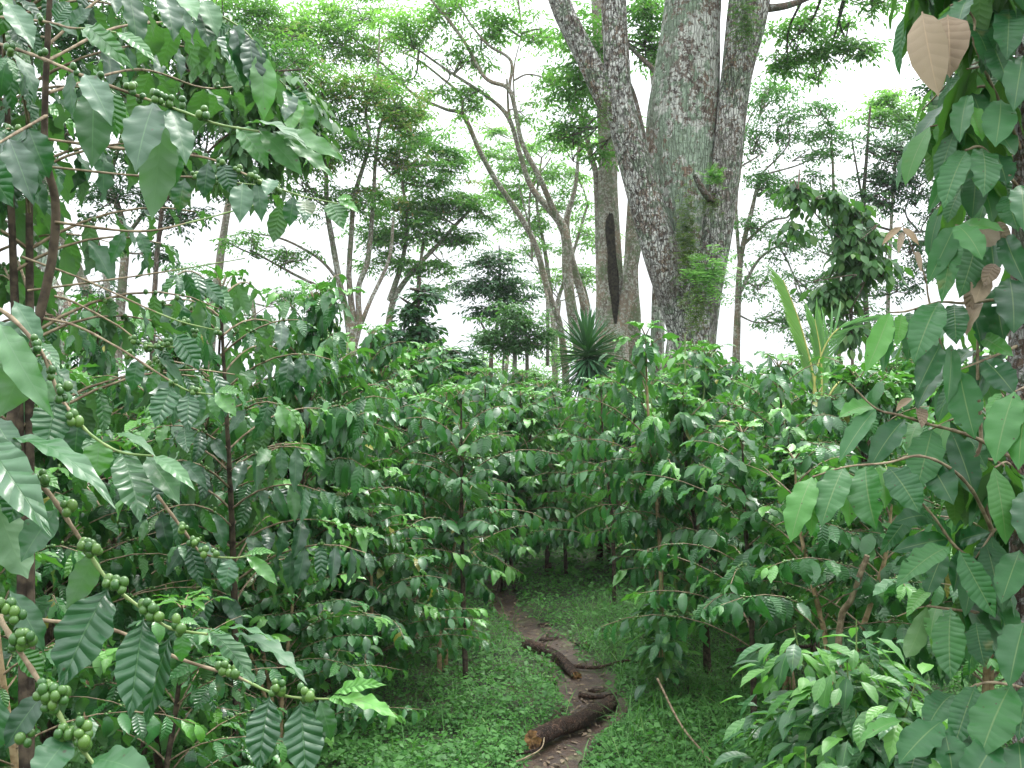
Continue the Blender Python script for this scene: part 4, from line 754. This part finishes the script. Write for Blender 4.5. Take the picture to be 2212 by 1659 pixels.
# ------------------------------------------------------------------ trees
def sprigs(lv, C, rad, n, L, rng, k=7, flat=.35, young=0., ysel=None, w_=.42, droop=.35):
    """n sprigs of k leaves each round centre C with radii rad, in loose layers."""
    n = int(n * .78) if k > 5 else n; m = max(2, n // 11); sc = rng.normal(0, 1, (m, 3)); sc = nz(sc) * rng.random((m, 1)) ** .5 * 1.12 * np.asarray(rad)
    ci = rng.integers(0, m, n); r2 = min(rad) * .36
    o = C + sc[ci] + rng.normal(0, 1, (n, 3)) * (r2, r2, r2 * flat)
    az = rng.uniform(0, 6.283, n); el = rng.normal(-droop * .6, .35, n)
    T = np.stack((np.cos(az) * np.cos(el), np.sin(az) * np.cos(el), np.sin(el)), 1); S = np.stack((-np.sin(az), np.cos(az), np.zeros(n)), 1)
    yc = (rng.random(m) < young)[ci]
    for j in range(k):
        sg = 1 if j % 2 else -1; c = o + T * (L * .45 * j); last = j == k - 1
        d = T * (1.5 if last else .6) + S * sg * (0 if last else .8) + rng.normal(0, .2, (n, 3)) - Z * droop * .5
        nn = np.stack((rng.normal(0, .4, n), rng.normal(0, .4, n), np.ones(n)), 1); l = L * rng.uniform(.7, 1.15, n)
        lv.block(np.column_stack((c, d, nn, l, l * w_, rng.uniform(.1, .6, n), rng.uniform(0, .4, n), np.zeros(n), rng.random(n), np.where(yc, rng.uniform(.2, .95, n), rng.random(n) ** 6 * .3), np.ones(n))))
    return C + sc
def tree(name, label, limbs, clumps, bark, leafm, L, seed, group=None, base=None, k=7, young=0., ns=14, rough=.06, w_=.42, parts=None, flat=.35, droop=.35, twr=.012, prof='tiny'):
    """limbs: lists of (u, v, D, width px); clumps: (u, v, D, ru, rv, n[, young])."""
    rng = np.random.default_rng(seed); p0 = P(*limbs[0][0][:3]); root = thing(name, label, 'tree', (p0[0], p0[1], float(gz(p0[0], p0[1]))), group)
    tr = MB(); allp = []
    for i, lb in enumerate(limbs):
        q = spline([(*P(a, b, c), d / FPX * c / 2) for a, b, c, d in lb], 7)
        if i == 0 or lb[0][:3] == limbs[0][0][:3]:
            g0 = np.array([*q[0]]); g0[2] = gz(g0[0], g0[1]) - .1; g0[3] *= 1.25
            if g0[2] < q[0][2] - .05: q = np.vstack((g0, q))
        allp.append(q[:, :3])
        t = MB() if parts and parts[i] != 'trunk' else tr
        tube(t, q[:, :3], np.maximum(q[:, 3], .006), ns if q[0, 3] > .05 else 8, rough if q[0, 3] > .03 else .1, seed + i)
        if t is not tr: t.obj(parts[i], M[bark[i] if isinstance(bark, (list, tuple)) else bark], root)
    if clumps:
        lv = Leaves(); tw = MB(); ap = np.concatenate([a[len(a) // 4:] for a in allp])
        for cl in clumps:
            u, v, D, ru, rv, n = cl[:6]; C = P(u, v, D); rx = ru / FPX * D; rz = rv / FPX * D
            cs = sprigs(lv, C, (rx, (rx + rz) * .55, rz), n, L, rng, k, flat, cl[6] if len(cl) > 6 else young, None, w_, droop)
            st = ap[np.argmin(np.linalg.norm(ap - C + Z * rz * .3, axis=1))]; hub = C - Z * rz * .35 + rng.normal(0, .1, 3)
            q = spline([st, st * .45 + hub * .55 + rng.normal(0, .12, 3), hub], 4); tube(tw, q, np.linspace(twr * 1.8, twr, len(q)), 5, cap=False)
            for c in cs[:14]:
                q = spline([hub * .6 + st * .4 if rng.random() < .4 else hub, (hub + c) / 2 + rng.normal(0, .08, 3), c], 3); tube(tw, q, np.linspace(twr, twr * .35, len(q)), 4, cap=False)
        lv.into(tw, prof, 2, 1); tw.obj('crown', [M['bark_dark' if 'dark' in str(bark) else 'bark_thin'], M[leafm]], root)
    tr.obj('trunk', M[bark[0] if isinstance(bark, (list, tuple)) else bark], root); return root

# the large lichened tree: a trunk that splits into four great limbs
B = 15.
tree('large_shade_tree', 'huge shade tree with thick lichened limbs fanning up from one trunk behind the coffee', [
    [(1492, 800, B, 114), (1494, 740, B, 100), (1497, 640, B, 92), (1490, 540, B, 84)],
    [(1492, 815, B, 80), (1489, 750, B - .05, 80), (1478, 700, B - .1, 80), (1440, 590, B - .25, 78), (1406, 474, B - .3, 74), (1370, 346, B - .35, 68), (1338, 220, B - .4, 62), (1331, 120, B - .4, 56), (1326, 0, B - .4, 55), (1322, -260, B - .4, 50)],
    [(1345, 285, B - .35, 40), (1308, 215, B - .4, 48), (1275, 140, B - .45, 50), (1235, 60, B - .5, 46), (1208, 0, B - .5, 44), (1130, -220, B - .6, 40)],
    [(1495, 660, B + .1, 90), (1478, 540, B + .2, 105), (1470, 400, B + .25, 135), (1472, 280, B + .25, 148), (1482, 180, B + .2, 140), (1492, 60, B + .2, 122), (1498, -40, B + .2, 118), (1500, -300, B + .2, 110)],
    [(1508, 815, B, 72), (1511, 740, B, 72), (1517, 680, B, 74), (1532, 580, B, 72), (1552, 474, B, 66), (1572, 320, B - .05, 62), (1590, 170, B - .1, 66), (1614, 30, B - .15, 82), (1640, -160, B - .2, 80)],
    [(1620, 20, B - .1, 20), (1700, 12, B, 15), (1780, -20, B + .1, 10), (1880, -60, B + .2, 6)],
    [(1445, 180, B + .8, 12), (1380, 120, B + 1.4, 9), (1320, 60, B + 2, 6)], [(1400, 330, B + .6, 10), (1360, 180, B + 1.5, 8), (1290, 100, B + 1.8, 5)]],
    [(1740, 60, B + 1, 90, 40, 260), (1830, 100, B + 1, 90, 25, 240), (1690, 130, B + 1.2, 60, 30, 150), (1760, 150, B + 2, 70, 20, 90), (1880, -20, B, 90, 40, 200), (1400, -180, B, 300, 90, 700), (1650, -220, B, 240, 90, 500),
     (1385, 60, B + 2, 55, 60, 240), (1270, 90, B + 1.6, 60, 70, 300), (1245, 190, B + 1.6, 50, 60, 260), (1230, 280, B + 1.8, 40, 40, 150), (1400, 110, B + 2.2, 30, 60, 120), (1280, 330, B + 2, 30, 30, 70), (1395, 10, B + 2, 50, 40, 160)],
    ['bark_big', 'bark_big', 'bark_big', 'bark_pale', 'bark_big', 'bark_dark', 'bark_dark', 'bark_dark'], 'feather', .10, 101, parts=['trunk', 'limb', 'limb', 'limb', 'limb', 'limb', 'limb', 'limb'], ns=36, rough=.045)
# ferns and moss growing on it
def epiphyte(name, label, cat, c, n, L, rad, m, seed, w_=.25, el=(-.9, .6), prof='blade', fr=6):
    rng = np.random.default_rng(seed); C = P(*c); root = thing(name, label, cat, C); lv = Leaves(); ra = np.asarray(rad)
    o = C + rng.normal(0, 1, (n, 3)) * ra; az = rng.uniform(math.pi, 2 * math.pi, n) + rng.normal(0, .4, n); e = rng.uniform(*el, n)
    T = np.stack((np.cos(az) * np.cos(e), np.sin(az) * np.cos(e), np.sin(e)), 1); S = nz(np.cross(T, Z))
    for j in range(fr):
        for s in (-1, 1):
            c_ = o + T * (L * (.2 + .8 * j / fr)) - Z * L * .25 * (j / fr) ** 2
            l = np.full(n, L * .34 * (1 - .5 * j / fr)); nn = np.tile((0, -.5, 1.), (n, 1))
            lv.block(np.column_stack((c_, T * .5 + S * s, nn, l, l * w_, np.full(n, .3), np.full(n, .2), np.zeros(n), rng.random(n), rng.random(n) ** 3 * .6, np.ones(n))))
    lv.into(MB(), 'tiny', 2).obj('fronds', M[m], root); return root
def on_big(u, v, d=-.75): return (u, v, B + d)
GE = None
epiphyte('fern', 'dark green fern clump growing high on the right limb of the large tree', 'fern', on_big(1606, 45, -.72), 190, .17, (.07, .05, .18), 'feather', 1, .35)
epiphyte('fern', 'bright fern tuft in the fork halfway up the large tree', 'fern', on_big(1545, 392, -.6), 70, .20, (.05, .04, .06), 'fern', 2, .3, (.2, 1.3))
epiphyte('fern', 'pale feathery fern clump low on the right side of the large trunk', 'fern', on_big(1530, 590, -.75), 110, .34, (.12, .08, .13), 'fern', 3, .3, (-.7, .7))
epiphyte('moss', 'hanging yellow green moss in the cleft between the big limbs', 'moss', on_big(1483, 520, -.62), 620, .11, (.06, .05, .32), 'moss', 4, .4)
epiphyte('moss', 'dark moss patch beneath the bright fern tuft on the large trunk', 'moss', on_big(1530, 440, -.58), 170, .09, (.09, .03, .10), 'moss', 5, .4)
epiphyte('moss', 'dark mossy crevice at the left limb fork of the large tree', 'moss', on_big(1308, 230, -.75), 120, .07, (.03, .03, .14), 'feather', 6, .4)
epiphyte('moss', 'mossy patch low on the large trunk below the pale fern', 'moss', on_big(1507, 665, -.85), 380, .09, (.09, .04, .18), 'moss', 8, .4)
stick('dead_branch_stub', 'short mossy dead branch stub sticking out beside the bright fern tuft', 'branch stub', [P(1545, 440, B - .45), P(1520, 415, B - .7), P(1500, 378, B - .8)], .07, .03, 'bark_dark', 8, .1)
# trees just left of it
A = 18.
tree('shade_tree', 'pale trunked shade tree with a black hollow scar, just left of the huge tree', [
    [(1325, 850, A, 72), (1325, 760, A, 68), (1320, 640, A, 58), (1316, 520, A, 50), (1314, 420, A, 44), (1312, 300, A, 40), (1300, 150, A, 32), (1290, 0, A, 26)],
    [(1325, 830, A - .2, 30), (1344, 693, A - .2, 28), (1376, 518, A - .2, 24), (1392, 420, A - .2, 22), (1420, 300, A, 18)],
    [(1296, 740, A + .2, 22), (1298, 640, A + .2, 22), (1294, 500, A + .2, 18), (1288, 383, A + .2, 14), (1274, 328, A + .2, 12), (1262, 255, A + .2, 9)]],
    [(1262, 220, A, 60, 50, 150), (1250, 320, A + 1, 40, 40, 60)], 'bark_thin', 'feather', .10, 111, ns=22)
_st = [o for o in SC.objects if o.name.startswith('shade_tree')][-1]; _m = MB(); _q = spline([P(1318, 420, A - .08), P(1317, 490, A - .13), P(1320, 550, A - .145), P(1325, 620, A - .17), P(1330, 700, A - .20)], 8)
tube(_m, _q, np.interp(np.linspace(0, 1, len(_q)), [0, .25, .7, 1], [.05, .09, .10, .06]), 14, .08, 4); _m.obj('hollow_scar', flat_mat('blackened_hollow', (.012, .010, .008), (.05, .045, .03), 25, .95, .1, 1.), _st)
tree('shade_tree', 'mossy thick straight trunk half hidden behind the pale trunked shade tree', [[(1358, 830, A + 1.5, 46), (1364, 700, A + 1.5, 40), (1362, 600, A + 1.5, 34), (1366, 480, A + 1.5, 26), (1372, 300, A + 1.5, 18)]], [(1372, 300, A + 1.5, 50, 60, 80)], 'bark_thin', 'feather', .1, 112, ns=18)
tree('shade_tree', 'grey green trunk just left behind the base of the huge tree', [[(1420, 830, A + 1, 32), (1422, 640, A + 1, 28), (1432, 450, A + 1, 26), (1425, 250, A + 1, 22), (1405, 110, A + 1, 16)]], [], 'bark_pale', 'feather', .1, 113, ns=18)
D = 19.5
tree('tall_shade_tree', 'tall thin limbed tree whose twin grey stems curve far up to the left', [
    [(1262, 800, D, 25.2), (1240, 700, D, 23.7), (1226, 600, D, 22.2), (1216, 492, D, 19.2), (1150, 408, D, 12.6), (1122, 328, D, 10.4), (1099, 255, D, 9.6), (1056, 211, D, 8.1), (968, 153, D, 5.9), (895, 102, D, 3.7), (830, 60, D, 2.2)],
    [(1216, 500, D, 14.8), (1165, 383, D - .3, 11.8), (1128, 310, D - .3, 10.4), (1112, 233, D - .3, 9.6), (1097, 190, D - .3, 9.6), (1048, 168, D - .3, 8.1), (1008, 98, D - .3, 7.4), (972, 47, D - .3, 6.7), (932, 0, D - .3, 4.4), (900, -60, D - .3, 3.0)],
    [(1100, 192, D - .3, 7.4), (1103, 131, D - .3, 6.7), (1056, 98, D - .3, 5.9), (1019, 55, D - .3, 4.4), (985, 0, D - .3, 3.7)], [(1112, 240, D - .3, 4.4), (1110, 150, D - .3, 3.7), (1125, 80, D, 2.2), (1124, 40, D, 2)],
    [(1285, 790, D + .5, 19.2), (1262, 660, D + .5, 17.8), (1235, 560, D + .5, 16.3), (1224, 480, D + .5, 13.3), (1243, 401, D + .5, 8.9), (1252, 300, D + .5, 6.7), (1258, 230, D + .5, 5.2)],
    [(1099, 255, D, 5.9), (1095, 170, D, 4.4)], [(1150, 560, D, 5.2), (1145, 420, D, 3.7), (1190, 340, D, 3.0)], [(1147, 500, D, 3.7), (1120, 400, D, 3.0)]],
    [(900, 70, D, 100, 45, 330, .2), (990, 130, D, 60, 35, 90), (870, 160, D, 60, 30, 110), (1060, 60, D, 60, 40, 110), (960, 20, D, 80, 40, 200), (1020, 190, D, 50, 25, 70), (1080, 60, D, 50, 40, 100), (1170, 60, D, 60, 50, 150), (1100, -60, D, 200, 50, 500), (1010, 230, D, 60, 20, 70), (1190, 170, D, 45, 45, 90), (1140, 240, D, 40, 30, 50), (940, 200, D, 50, 20, 70), (1030, 130, D, 40, 30, 60)],
    'bark_thin', 'bright', .105, 121, ns=14)
tree('tall_shade_tree', 'slim grey tree whose single stem leans left and forks into long thin sky-ward limbs', [
    [(1222, 800, D + 1, 16.3), (1209, 700, D + 1, 14.1), (1183, 627, D + 1, 14.1), (1160, 540, D + 1, 13.3), (1128, 474, D + 1, 12.6), (1074, 394, D + 1, 11.8), (1037, 328, D + 1, 11.1), (1001, 250, D + 1, 9.6), (960, 235, D + 1, 6.7), (895, 204, D + 1, 5.9), (845, 155, D + 1, 4.4), (797, 113, D + 1, 3.0), (740, 60, D + 1, 2.2)],
    [(1001, 250, D + 1, 7.4), (993, 204, D + 1, 6.7), (950, 165, D + 1, 5.2), (906, 131, D + 1, 3.7), (860, 110, D + 1, 2.2)], [(1183, 790, D + .8, 8.1), (1183, 664, D + .8, 8.1), (1178, 620, D + 1, 6.7)]],
    [(800, 90, D + 1, 90, 40, 260, .3), (720, 110, D + 1, 80, 50, 260, .3), (840, 180, D + 1, 60, 25, 100), (700, 40, D + 1, 120, 40, 300, .25), (780, 20, D + 1, 100, 30, 250), (880, 240, D + 1, 40, 15, 40)], 'bark_thin', 'bright', .10, 122, ns=12)
D = 17
tree('feathery_tree', 'slender tree with several pale stems from one base and a reddish tinged feathery crown', [
    [(758, 775, D, 20), (752, 690, D, 15), (735, 620, D, 14), (718, 520, D, 12), (706, 450, D, 11), (704, 370, D, 9), (690, 280, D, 6), (700, 180, D, 4)],
    [(758, 775, D, 16), (762, 690, D, 14), (754, 600, D, 12), (758, 520, D, 11), (767, 420, D, 10), (798, 310, D, 8), (790, 240, D, 6), (815, 150, D, 5), (820, 60, D, 3)],
    [(760, 770, D, 15), (775, 700, D, 14), (775, 620, D, 12), (795, 560, D, 11), (806, 440, D, 9), (812, 340, D, 7), (825, 260, D, 5), (860, 220, D, 3)],
    [(772, 720, D, 12), (800, 650, D, 9), (840, 560, D + .5, 8), (850, 470, D + 1, 6)], [(735, 610, D, 8), (690, 560, D, 6), (620, 520, D, 5), (560, 505, D, 3)], [(740, 640, D, 7), (650, 600, D, 6), (540, 540, D, 4)]],
    [(720, 200, D, 70, 60, 330, .3), (790, 190, D, 60, 60, 260, .5), (860, 230, D, 55, 50, 240, .45), (760, 300, D, 90, 60, 420, .3), (700, 330, D, 60, 50, 230, .25), (650, 230, D, 60, 80, 300, .2), (860, 330, D, 60, 40, 220, .4), (880, 260, D, 40, 40, 140, .5), (650, 130, D, 60, 60, 240, .1), (760, 420, D, 110, 40, 330, .25), (650, 420, D, 60, 60, 200, .1), (620, 550, D, 80, 30, 130), (540, 520, D, 60, 25, 90)],
    'bark_thin', 'feather', .085, 131, ns=12)
D = 24
tree('feathery_tree', 'spreading green tree with flat layered feathery crown behind the slender stems', [
    [(832, 790, D, 18), (838, 720, D, 16), (850, 650, D, 13), (888, 590, D, 11), (940, 535, D, 9), (990, 480, D, 8), (1030, 440, D, 5)],
    [(842, 650, D, 14), (870, 560, D, 10), (880, 470, D, 8), (870, 380, D, 6), (900, 300, D, 4)], [(905, 760, D, 10), (903, 700, D, 9), (905, 600, D, 8), (915, 520, D, 6)]],
    [(920, 380, D, 110, 30, 420, .1), (970, 340, D, 60, 25, 200), (880, 440, D, 110, 30, 420, .25), (960, 450, D, 90, 30, 360), (1020, 420, D, 60, 20, 160), (900, 500, D, 110, 30, 400), (990, 510, D, 70, 20, 200), (860, 560, D, 80, 30, 260), (960, 570, D, 60, 20, 130), (820, 500, D, 60, 40, 220), (900, 300, D, 80, 25, 240), (860, 250, D, 60, 25, 180, .2), (1050, 470, D, 40, 15, 60), (930, 620, D, 40, 20, 60)],
    'bark_thin', 'feather', .12, 132, ns=12, flat=.2)
# left side
D = 9.5
tree('lichened_tree', 'pale lichened trunk at the far left with a thick limb slanting down right', [
    [(140, 900, D, 62), (125, 800, D, 56), (108, 700, D, 50), (95, 620, D, 46), (92, 520, D, 42), (80, 400, D, 38), (60, 200, D, 34), (40, -60, D, 30)],
    [(252, 920, D - .2, 38), (215, 830, D - .2, 37), (172, 730, D - .2, 34), (138, 660, D - .1, 32), (110, 610, D, 28)]],
    [(60, 60, D, 120, 70, 420), (200, 60, D, 100, 70, 380), (30, 260, D, 70, 90, 260), (150, 250, D, 60, 60, 140), (50, 420, D, 50, 60, 120)], 'bark_pale', 'darkleaf', .075, 141, ns=20)
D = 15
tree('dark_crowned_tree', 'dark small leaved tree with two grey stems rising against the white sky at the left', [
    [(240, 800, D, 30), (212, 722, D, 26), (195, 650, D, 23), (165, 573, D, 20), (130, 500, D, 16), (100, 380, D, 12)],
    [(255, 800, D, 22), (252, 740, D, 24), (262, 640, D, 20), (270, 540, D, 17), (262, 470, D, 14), (240, 380, D, 10), (280, 250, D, 7)], [(252, 735, D, 16), (235, 640, D, 13), (220, 560, D, 10), (200, 480, D, 6)], [(266, 520, D, 10), (330, 440, D, 8), (400, 400, D, 5)]],
    [(300, 60, D, 130, 60, 585), (420, 100, D, 110, 70, 544), (520, 150, D, 90, 70, 418), (330, 200, D, 130, 70, 544), (450, 240, D, 110, 60, 460), (560, 260, D, 80, 60, 292), (340, 330, D, 130, 60, 468), (240, 420, D, 90, 50, 292), (380, 460, D, 70, 40, 217), (500, 380, D, 90, 45, 275), (170, 520, D, 60, 30, 80), (200, 620, D, 40, 30, 60), (330, 540, D, 50, 20, 70), (560, 420, D, 70, 30, 99)],
    'bark_thin', 'darkleaf', .085, 142)
D = 6.2
tree('coffee_tree', 'tall dark coffee tree laden with small green berries behind the upper left spray', [[(330, 1000, D, 14), (330, 700, D, 12), (350, 450, D, 10), (380, 250, D, 9), (420, 60, D, 7), (440, -100, D, 5)], [(352, 440, D, 6), (480, 300, D, 5), (600, 240, D, 4), (690, 230, D, 2)], [(395, 180, D, 6), (520, 160, D, 5), (650, 150, D, 3)]],
    [(560, 170, D, 60, 28, 46), (640, 190, D, 50, 30, 46), (610, 270, D, 55, 30, 50), (500, 250, D, 60, 30, 44), (680, 250, D, 25, 40, 26), (420, 150, D, 70, 40, 50), (340, 60, D, 80, 40, 50), (460, 50, D, 60, 40, 40), (260, 180, D, 60, 50, 46), (540, 340, D, 50, 20, 24), (420, 330, D, 60, 30, 30)], 'bark_dark', 'darkbroad', .115, 171, k=5, w_=.42, twr=.004, droop=1.3, prof='mid')
D = 20
tree('feathery_tree', 'light yellow green feathery crown at the top left against the sky', [[(450, 800, D, 22), (470, 600, D, 18), (500, 400, D, 14), (540, 200, D, 10), (560, 60, D, 6)]],
    [(540, 80, D, 110, 55, 560, .05), (620, 60, D, 80, 60, 380, .1), (500, 160, D, 90, 50, 420), (590, 170, D, 90, 40, 380, .1), (460, 30, D, 100, 50, 380), (560, 20, D, 120, 40, 400), (640, 130, D, 40, 40, 120)], 'bark_thin', 'bright', .10, 143)
D = 26
tree('background_tree', 'small leaved tree low on the left skyline beside the two grey stems', [[(560, 860, D, 16), (555, 740, D, 12), (545, 640, D, 8)]], [(560, 700, D, 90, 45, 420), (470, 640, D, 60, 30, 180), (620, 640, D, 50, 30, 160), (420, 600, D, 60, 30, 160), (250, 740, D, 120, 45, 420), (340, 700, D, 50, 30, 140), (640, 760, D, 60, 40, 220)], 'bark_thin', 'midleaf', .11, 144)
shrub('shrub', 'yellow green bushy shrub at the foot of the slender pale stems', 'shrub', gp(X(712, 15), 15), 2.75, .62, 145, 2600, .08, 'bright', 'tiny', 9, .5, .3, nt=2, tm='twig', zmin=.6)
D = 16
tree('coffee_tree', 'tall dark coffee tree with drooping leaves rising to a point left of the sky gap', [[(905, 850, D - 4, 10), (903, 700, D - 4, 8), (908, 600, D - 4, 4)]], [(900, 720, D - 4, 60, 30, 150), (880, 770, D - 4, 90, 35, 300), (905, 670, D - 4, 35, 35, 90), (960, 790, D - 4, 80, 35, 260), (830, 790, D - 4, 50, 30, 130), (910, 620, D - 4, 20, 25, 30)], 'bark_dark', 'darkleaf', .10, 146, k=5, w_=.5)
D = 22
tree('dark_crowned_tree', 'small dark crowned tree standing alone in the sky gap left of the yucca', [[(1060, 840, D, 10), (1062, 760, D, 9), (1075, 690, D, 7), (1080, 600, D, 5), (1078, 530, D, 3)], [(1062, 740, D, 6), (1030, 680, D, 4)]], [(1080, 560, D, 45, 25, 160), (1080, 620, D, 75, 28, 330), (1020, 605, D, 40, 15, 70), (1130, 640, D, 35, 15, 70), (1060, 670, D, 55, 20, 150), (1040, 560, D, 30, 12, 40)], 'bark_dark', 'darkleaf', .12, 147)
tree('background_tree', 'round light green tree crown just left of the yucca above the coffee', [[(1110, 850, D - 2, 12), (1112, 780, D - 2, 10), (1112, 700, D - 2, 7)], [(1140, 850, D - 2, 9), (1138, 760, D - 2, 8), (1135, 700, D - 2, 5)], [(1085, 850, D - 2, 6), (1088, 760, D - 2, 5), (1090, 700, D - 2, 4)]], [(1110, 690, D - 2, 60, 32, 420, .3), (1100, 740, D - 2, 65, 30, 330), (1160, 720, D - 2, 35, 25, 120), (1060, 730, D - 2, 35, 25, 120)], 'bark_thin', 'midleaf', .10, 148)
D = 32
tree('background_tree', 'distant pale tree filling the gap below the layered crown near the middle', [[(1090, 850, D, 10), (1095, 780, D, 8), (1100, 700, D, 5)], [(1200, 850, D, 10), (1200, 760, D, 8), (1210, 650, D, 5)], [(1040, 850, D, 6), (1040, 800, D, 5), (1045, 760, D, 3)]], [(1100, 810, D, 110, 30, 300), (1220, 760, D, 70, 60, 200), (1250, 600, D, 60, 30, 120), (1060, 790, D, 60, 30, 140), (1180, 600, D, 60, 20, 90), (1150, 540, D, 70, 20, 120)], 'bark_thin', 'bright', .14, 149)
tree('background_tree', 'distant feathery light green tree behind the tall twin grey stems', [[(1200, 850, D, 14), (1195, 700, D, 12), (1180, 560, D, 9), (1160, 440, D, 6), (1170, 340, D, 4)], [(1195, 680, D, 9), (1240, 540, D, 7), (1270, 440, D, 5)], [(1280, 800, D, 8), (1270, 650, D, 6), (1230, 540, D, 4)]],
    [(1080, 330, D, 90, 30, 240), (1160, 370, D, 90, 30, 240), (1200, 300, D, 80, 30, 190), (1100, 420, D, 90, 30, 240), (1200, 440, D, 90, 35, 260), (1270, 500, D, 60, 35, 150), (1150, 500, D, 70, 25, 150), (1060, 280, D, 60, 15, 80), (1240, 370, D, 50, 30, 100), (1280, 580, D, 60, 30, 110), (1050, 400, D, 50, 20, 90)], 'bark_thin', 'bright', .15, 151, flat=.2)
# right side
D = 21
tree('background_tree', 'small leaved pale stemmed tree just right of the huge trunk', [[(1590, 850, D, 18), (1592, 700, D, 15), (1600, 560, D, 12), (1625, 450, D, 9), (1640, 380, D, 6)], [(1600, 600, D, 9), (1590, 450, D, 7), (1600, 360, D, 5)], [(1604, 530, D, 8), (1660, 480, D, 6), (1700, 470, D, 4)], [(1595, 640, D, 8), (1640, 560, D, 6), (1700, 520, D, 4)]],
    [(1660, 200, D, 55, 45, 260, .1), (1640, 300, D, 50, 50, 230), (1700, 270, D, 60, 40, 200), (1650, 400, D, 60, 45, 200), (1720, 400, D, 70, 50, 240), (1620, 480, D, 40, 50, 110), (1700, 520, D, 80, 60, 260), (1640, 600, D, 70, 60, 220), (1740, 620, D, 70, 50, 180), (1690, 680, D, 80, 40, 200), (1770, 330, D, 50, 40, 140)], 'bark_thin', 'midleaf', .095, 161, k=6)
tree('background_tree', 'airy light green tree with thin white stem right of the pale stemmed one', [[(1812, 850, D, 10), (1812, 640, D, 8), (1802, 440, D, 7), (1798, 330, D, 5), (1795, 270, D, 3)], [(1808, 560, D, 5), (1780, 440, D, 4), (1770, 380, D, 3)], [(1812, 650, D, 5), (1840, 560, D, 4), (1880, 500, D, 3)]],
    [(1770, 240, D, 45, 35, 150, .1), (1790, 290, D, 60, 35, 190), (1830, 440, D, 60, 50, 170), (1790, 520, D, 70, 50, 200), (1830, 620, D, 80, 50, 230), (1880, 690, D, 80, 50, 230), (1760, 720, D, 70, 30, 140)], 'bark_thin', 'midleaf', .095, 162, k=6)
tree('background_tree', 'tree with a dense dark lower crown, right of the thin white stem', [[(1880, 850, D, 14), (1870, 640, D, 11), (1866, 440, D, 9), (1872, 340, D, 7), (1880, 230, D, 4)], [(1866, 450, D, 6), (1850, 360, D, 4), (1840, 300, D, 3)], [(1868, 480, D, 6), (1940, 500, D, 5), (2020, 500, D, 3)]],
    [(1930, 320, D, 70, 50, 430), (1900, 380, D, 60, 35, 260), (1980, 380, D, 60, 50, 330), (2000, 300, D, 50, 50, 260), (1920, 430, D, 70, 25, 260), (1970, 520, D, 70, 35, 190), (2030, 440, D, 50, 50, 220), (2020, 580, D, 60, 40, 190), (1950, 620, D, 50, 30, 120)], 'bark_dark', 'darkleaf', .10, 163, k=6)
tree('background_tree', 'bright yellow green tree top above the dark crown at the right', [[(1915, 850, D + 2, 10), (1920, 600, D + 2, 8), (1930, 400, D + 2, 6), (1940, 260, D + 2, 4)]], [(1930, 230, D + 2, 70, 30, 260), (1975, 260, D + 2, 50, 30, 190), (1880, 260, D + 2, 50, 30, 130), (1900, 210, D + 2, 50, 20, 100)], 'bark_thin', 'bright', .11, 164, k=6)
D = 13
tree('dark_crowned_tree', 'dark small leaved tree high at the right edge behind the broad leaves', [[(2110, 900, D, 22), (2110, 600, D, 18), (2090, 350, D, 14), (2080, 100, D, 10), (2100, -50, D, 8)], [(2095, 400, D, 8), (2150, 250, D, 6), (2200, 150, D, 4)]],
    [(2090, 120, D, 60, 100, 400), (2160, 60, D, 80, 80, 480), (2150, 200, D, 70, 80, 360), (2060, 250, D, 50, 50, 180), (2090, 340, D, 60, 50, 200), (2030, 190, D, 40, 30, 80), (2200, 320, D, 60, 80, 240), (2080, 470, D, 50, 40, 120)], 'bark_dark', 'darkleaf', .075, 165, k=6)
D = 9
tree('broad_leaved_tree', 'broad leaved creeper draped young tree with dark drooping leaves right of the palm frond', [[(1850, 900, D, 8), (1840, 760, D, 7), (1838, 620, D, 6), (1830, 520, D, 5), (1805, 460, D, 4), (1800, 420, D, 3)], [(1838, 640, D, 4), (1870, 540, D, 3), (1850, 430, D, 2)], [(1820, 520, D, 4), (1760, 460, D, 3), (1720, 400, D, 2)]],
    [(1730, 400, D, 35, 18, 23), (1790, 420, D, 30, 16, 20), (1860, 450, D, 35, 22, 29), (1880, 510, D, 40, 28, 44), (1840, 560, D, 45, 30, 53), (1830, 500, D, 30, 25, 27), (1910, 560, D, 28, 20, 23), (1830, 630, D, 35, 28, 37), (1800, 600, D, 20, 30, 17), (1850, 690, D, 25, 28, 20), (1720, 480, D, 20, 12, 8)], 'bark_dark', 'darkbroad', .115, 166, k=5, w_=.55, twr=.005, droop=1.2, prof='mid')

# ------------------------------------------------------------------ thin volume added to pale the far trees, as veiling glare does
def build_glare_veil():
    m, t, o = mat('glare_veil_volume'); v = NN(t, 'ShaderNodeVolumePrincipled', {'Color': (.93, .97, 1, 1), 'Density': .0007, 'Anisotropy': .2}); t.links.new(v.outputs[0], o.inputs['Volume'])
    x, y0, y1, z0, z1 = 1600., -1600., 1620., -90., 12.
    vv = [(a, b, c) for c in (z0, z1) for a, b in ((-x, y0), (x, y0), (x, y1), (-x, y1))]
    ob = MB().add(vv, [(3, 2, 1, 0), (4, 5, 6, 7), (0, 1, 5, 4), (1, 2, 6, 5), (2, 3, 7, 6), (3, 0, 4, 7)]).obj('glare_veil', m, smooth=False)
    tag(ob, 'thin pale veil added between the near coffee and the far trees, imitating glare', 'glare_veil', kind='stuff')
build_glare_veil(); cy.volume_bounces = 0
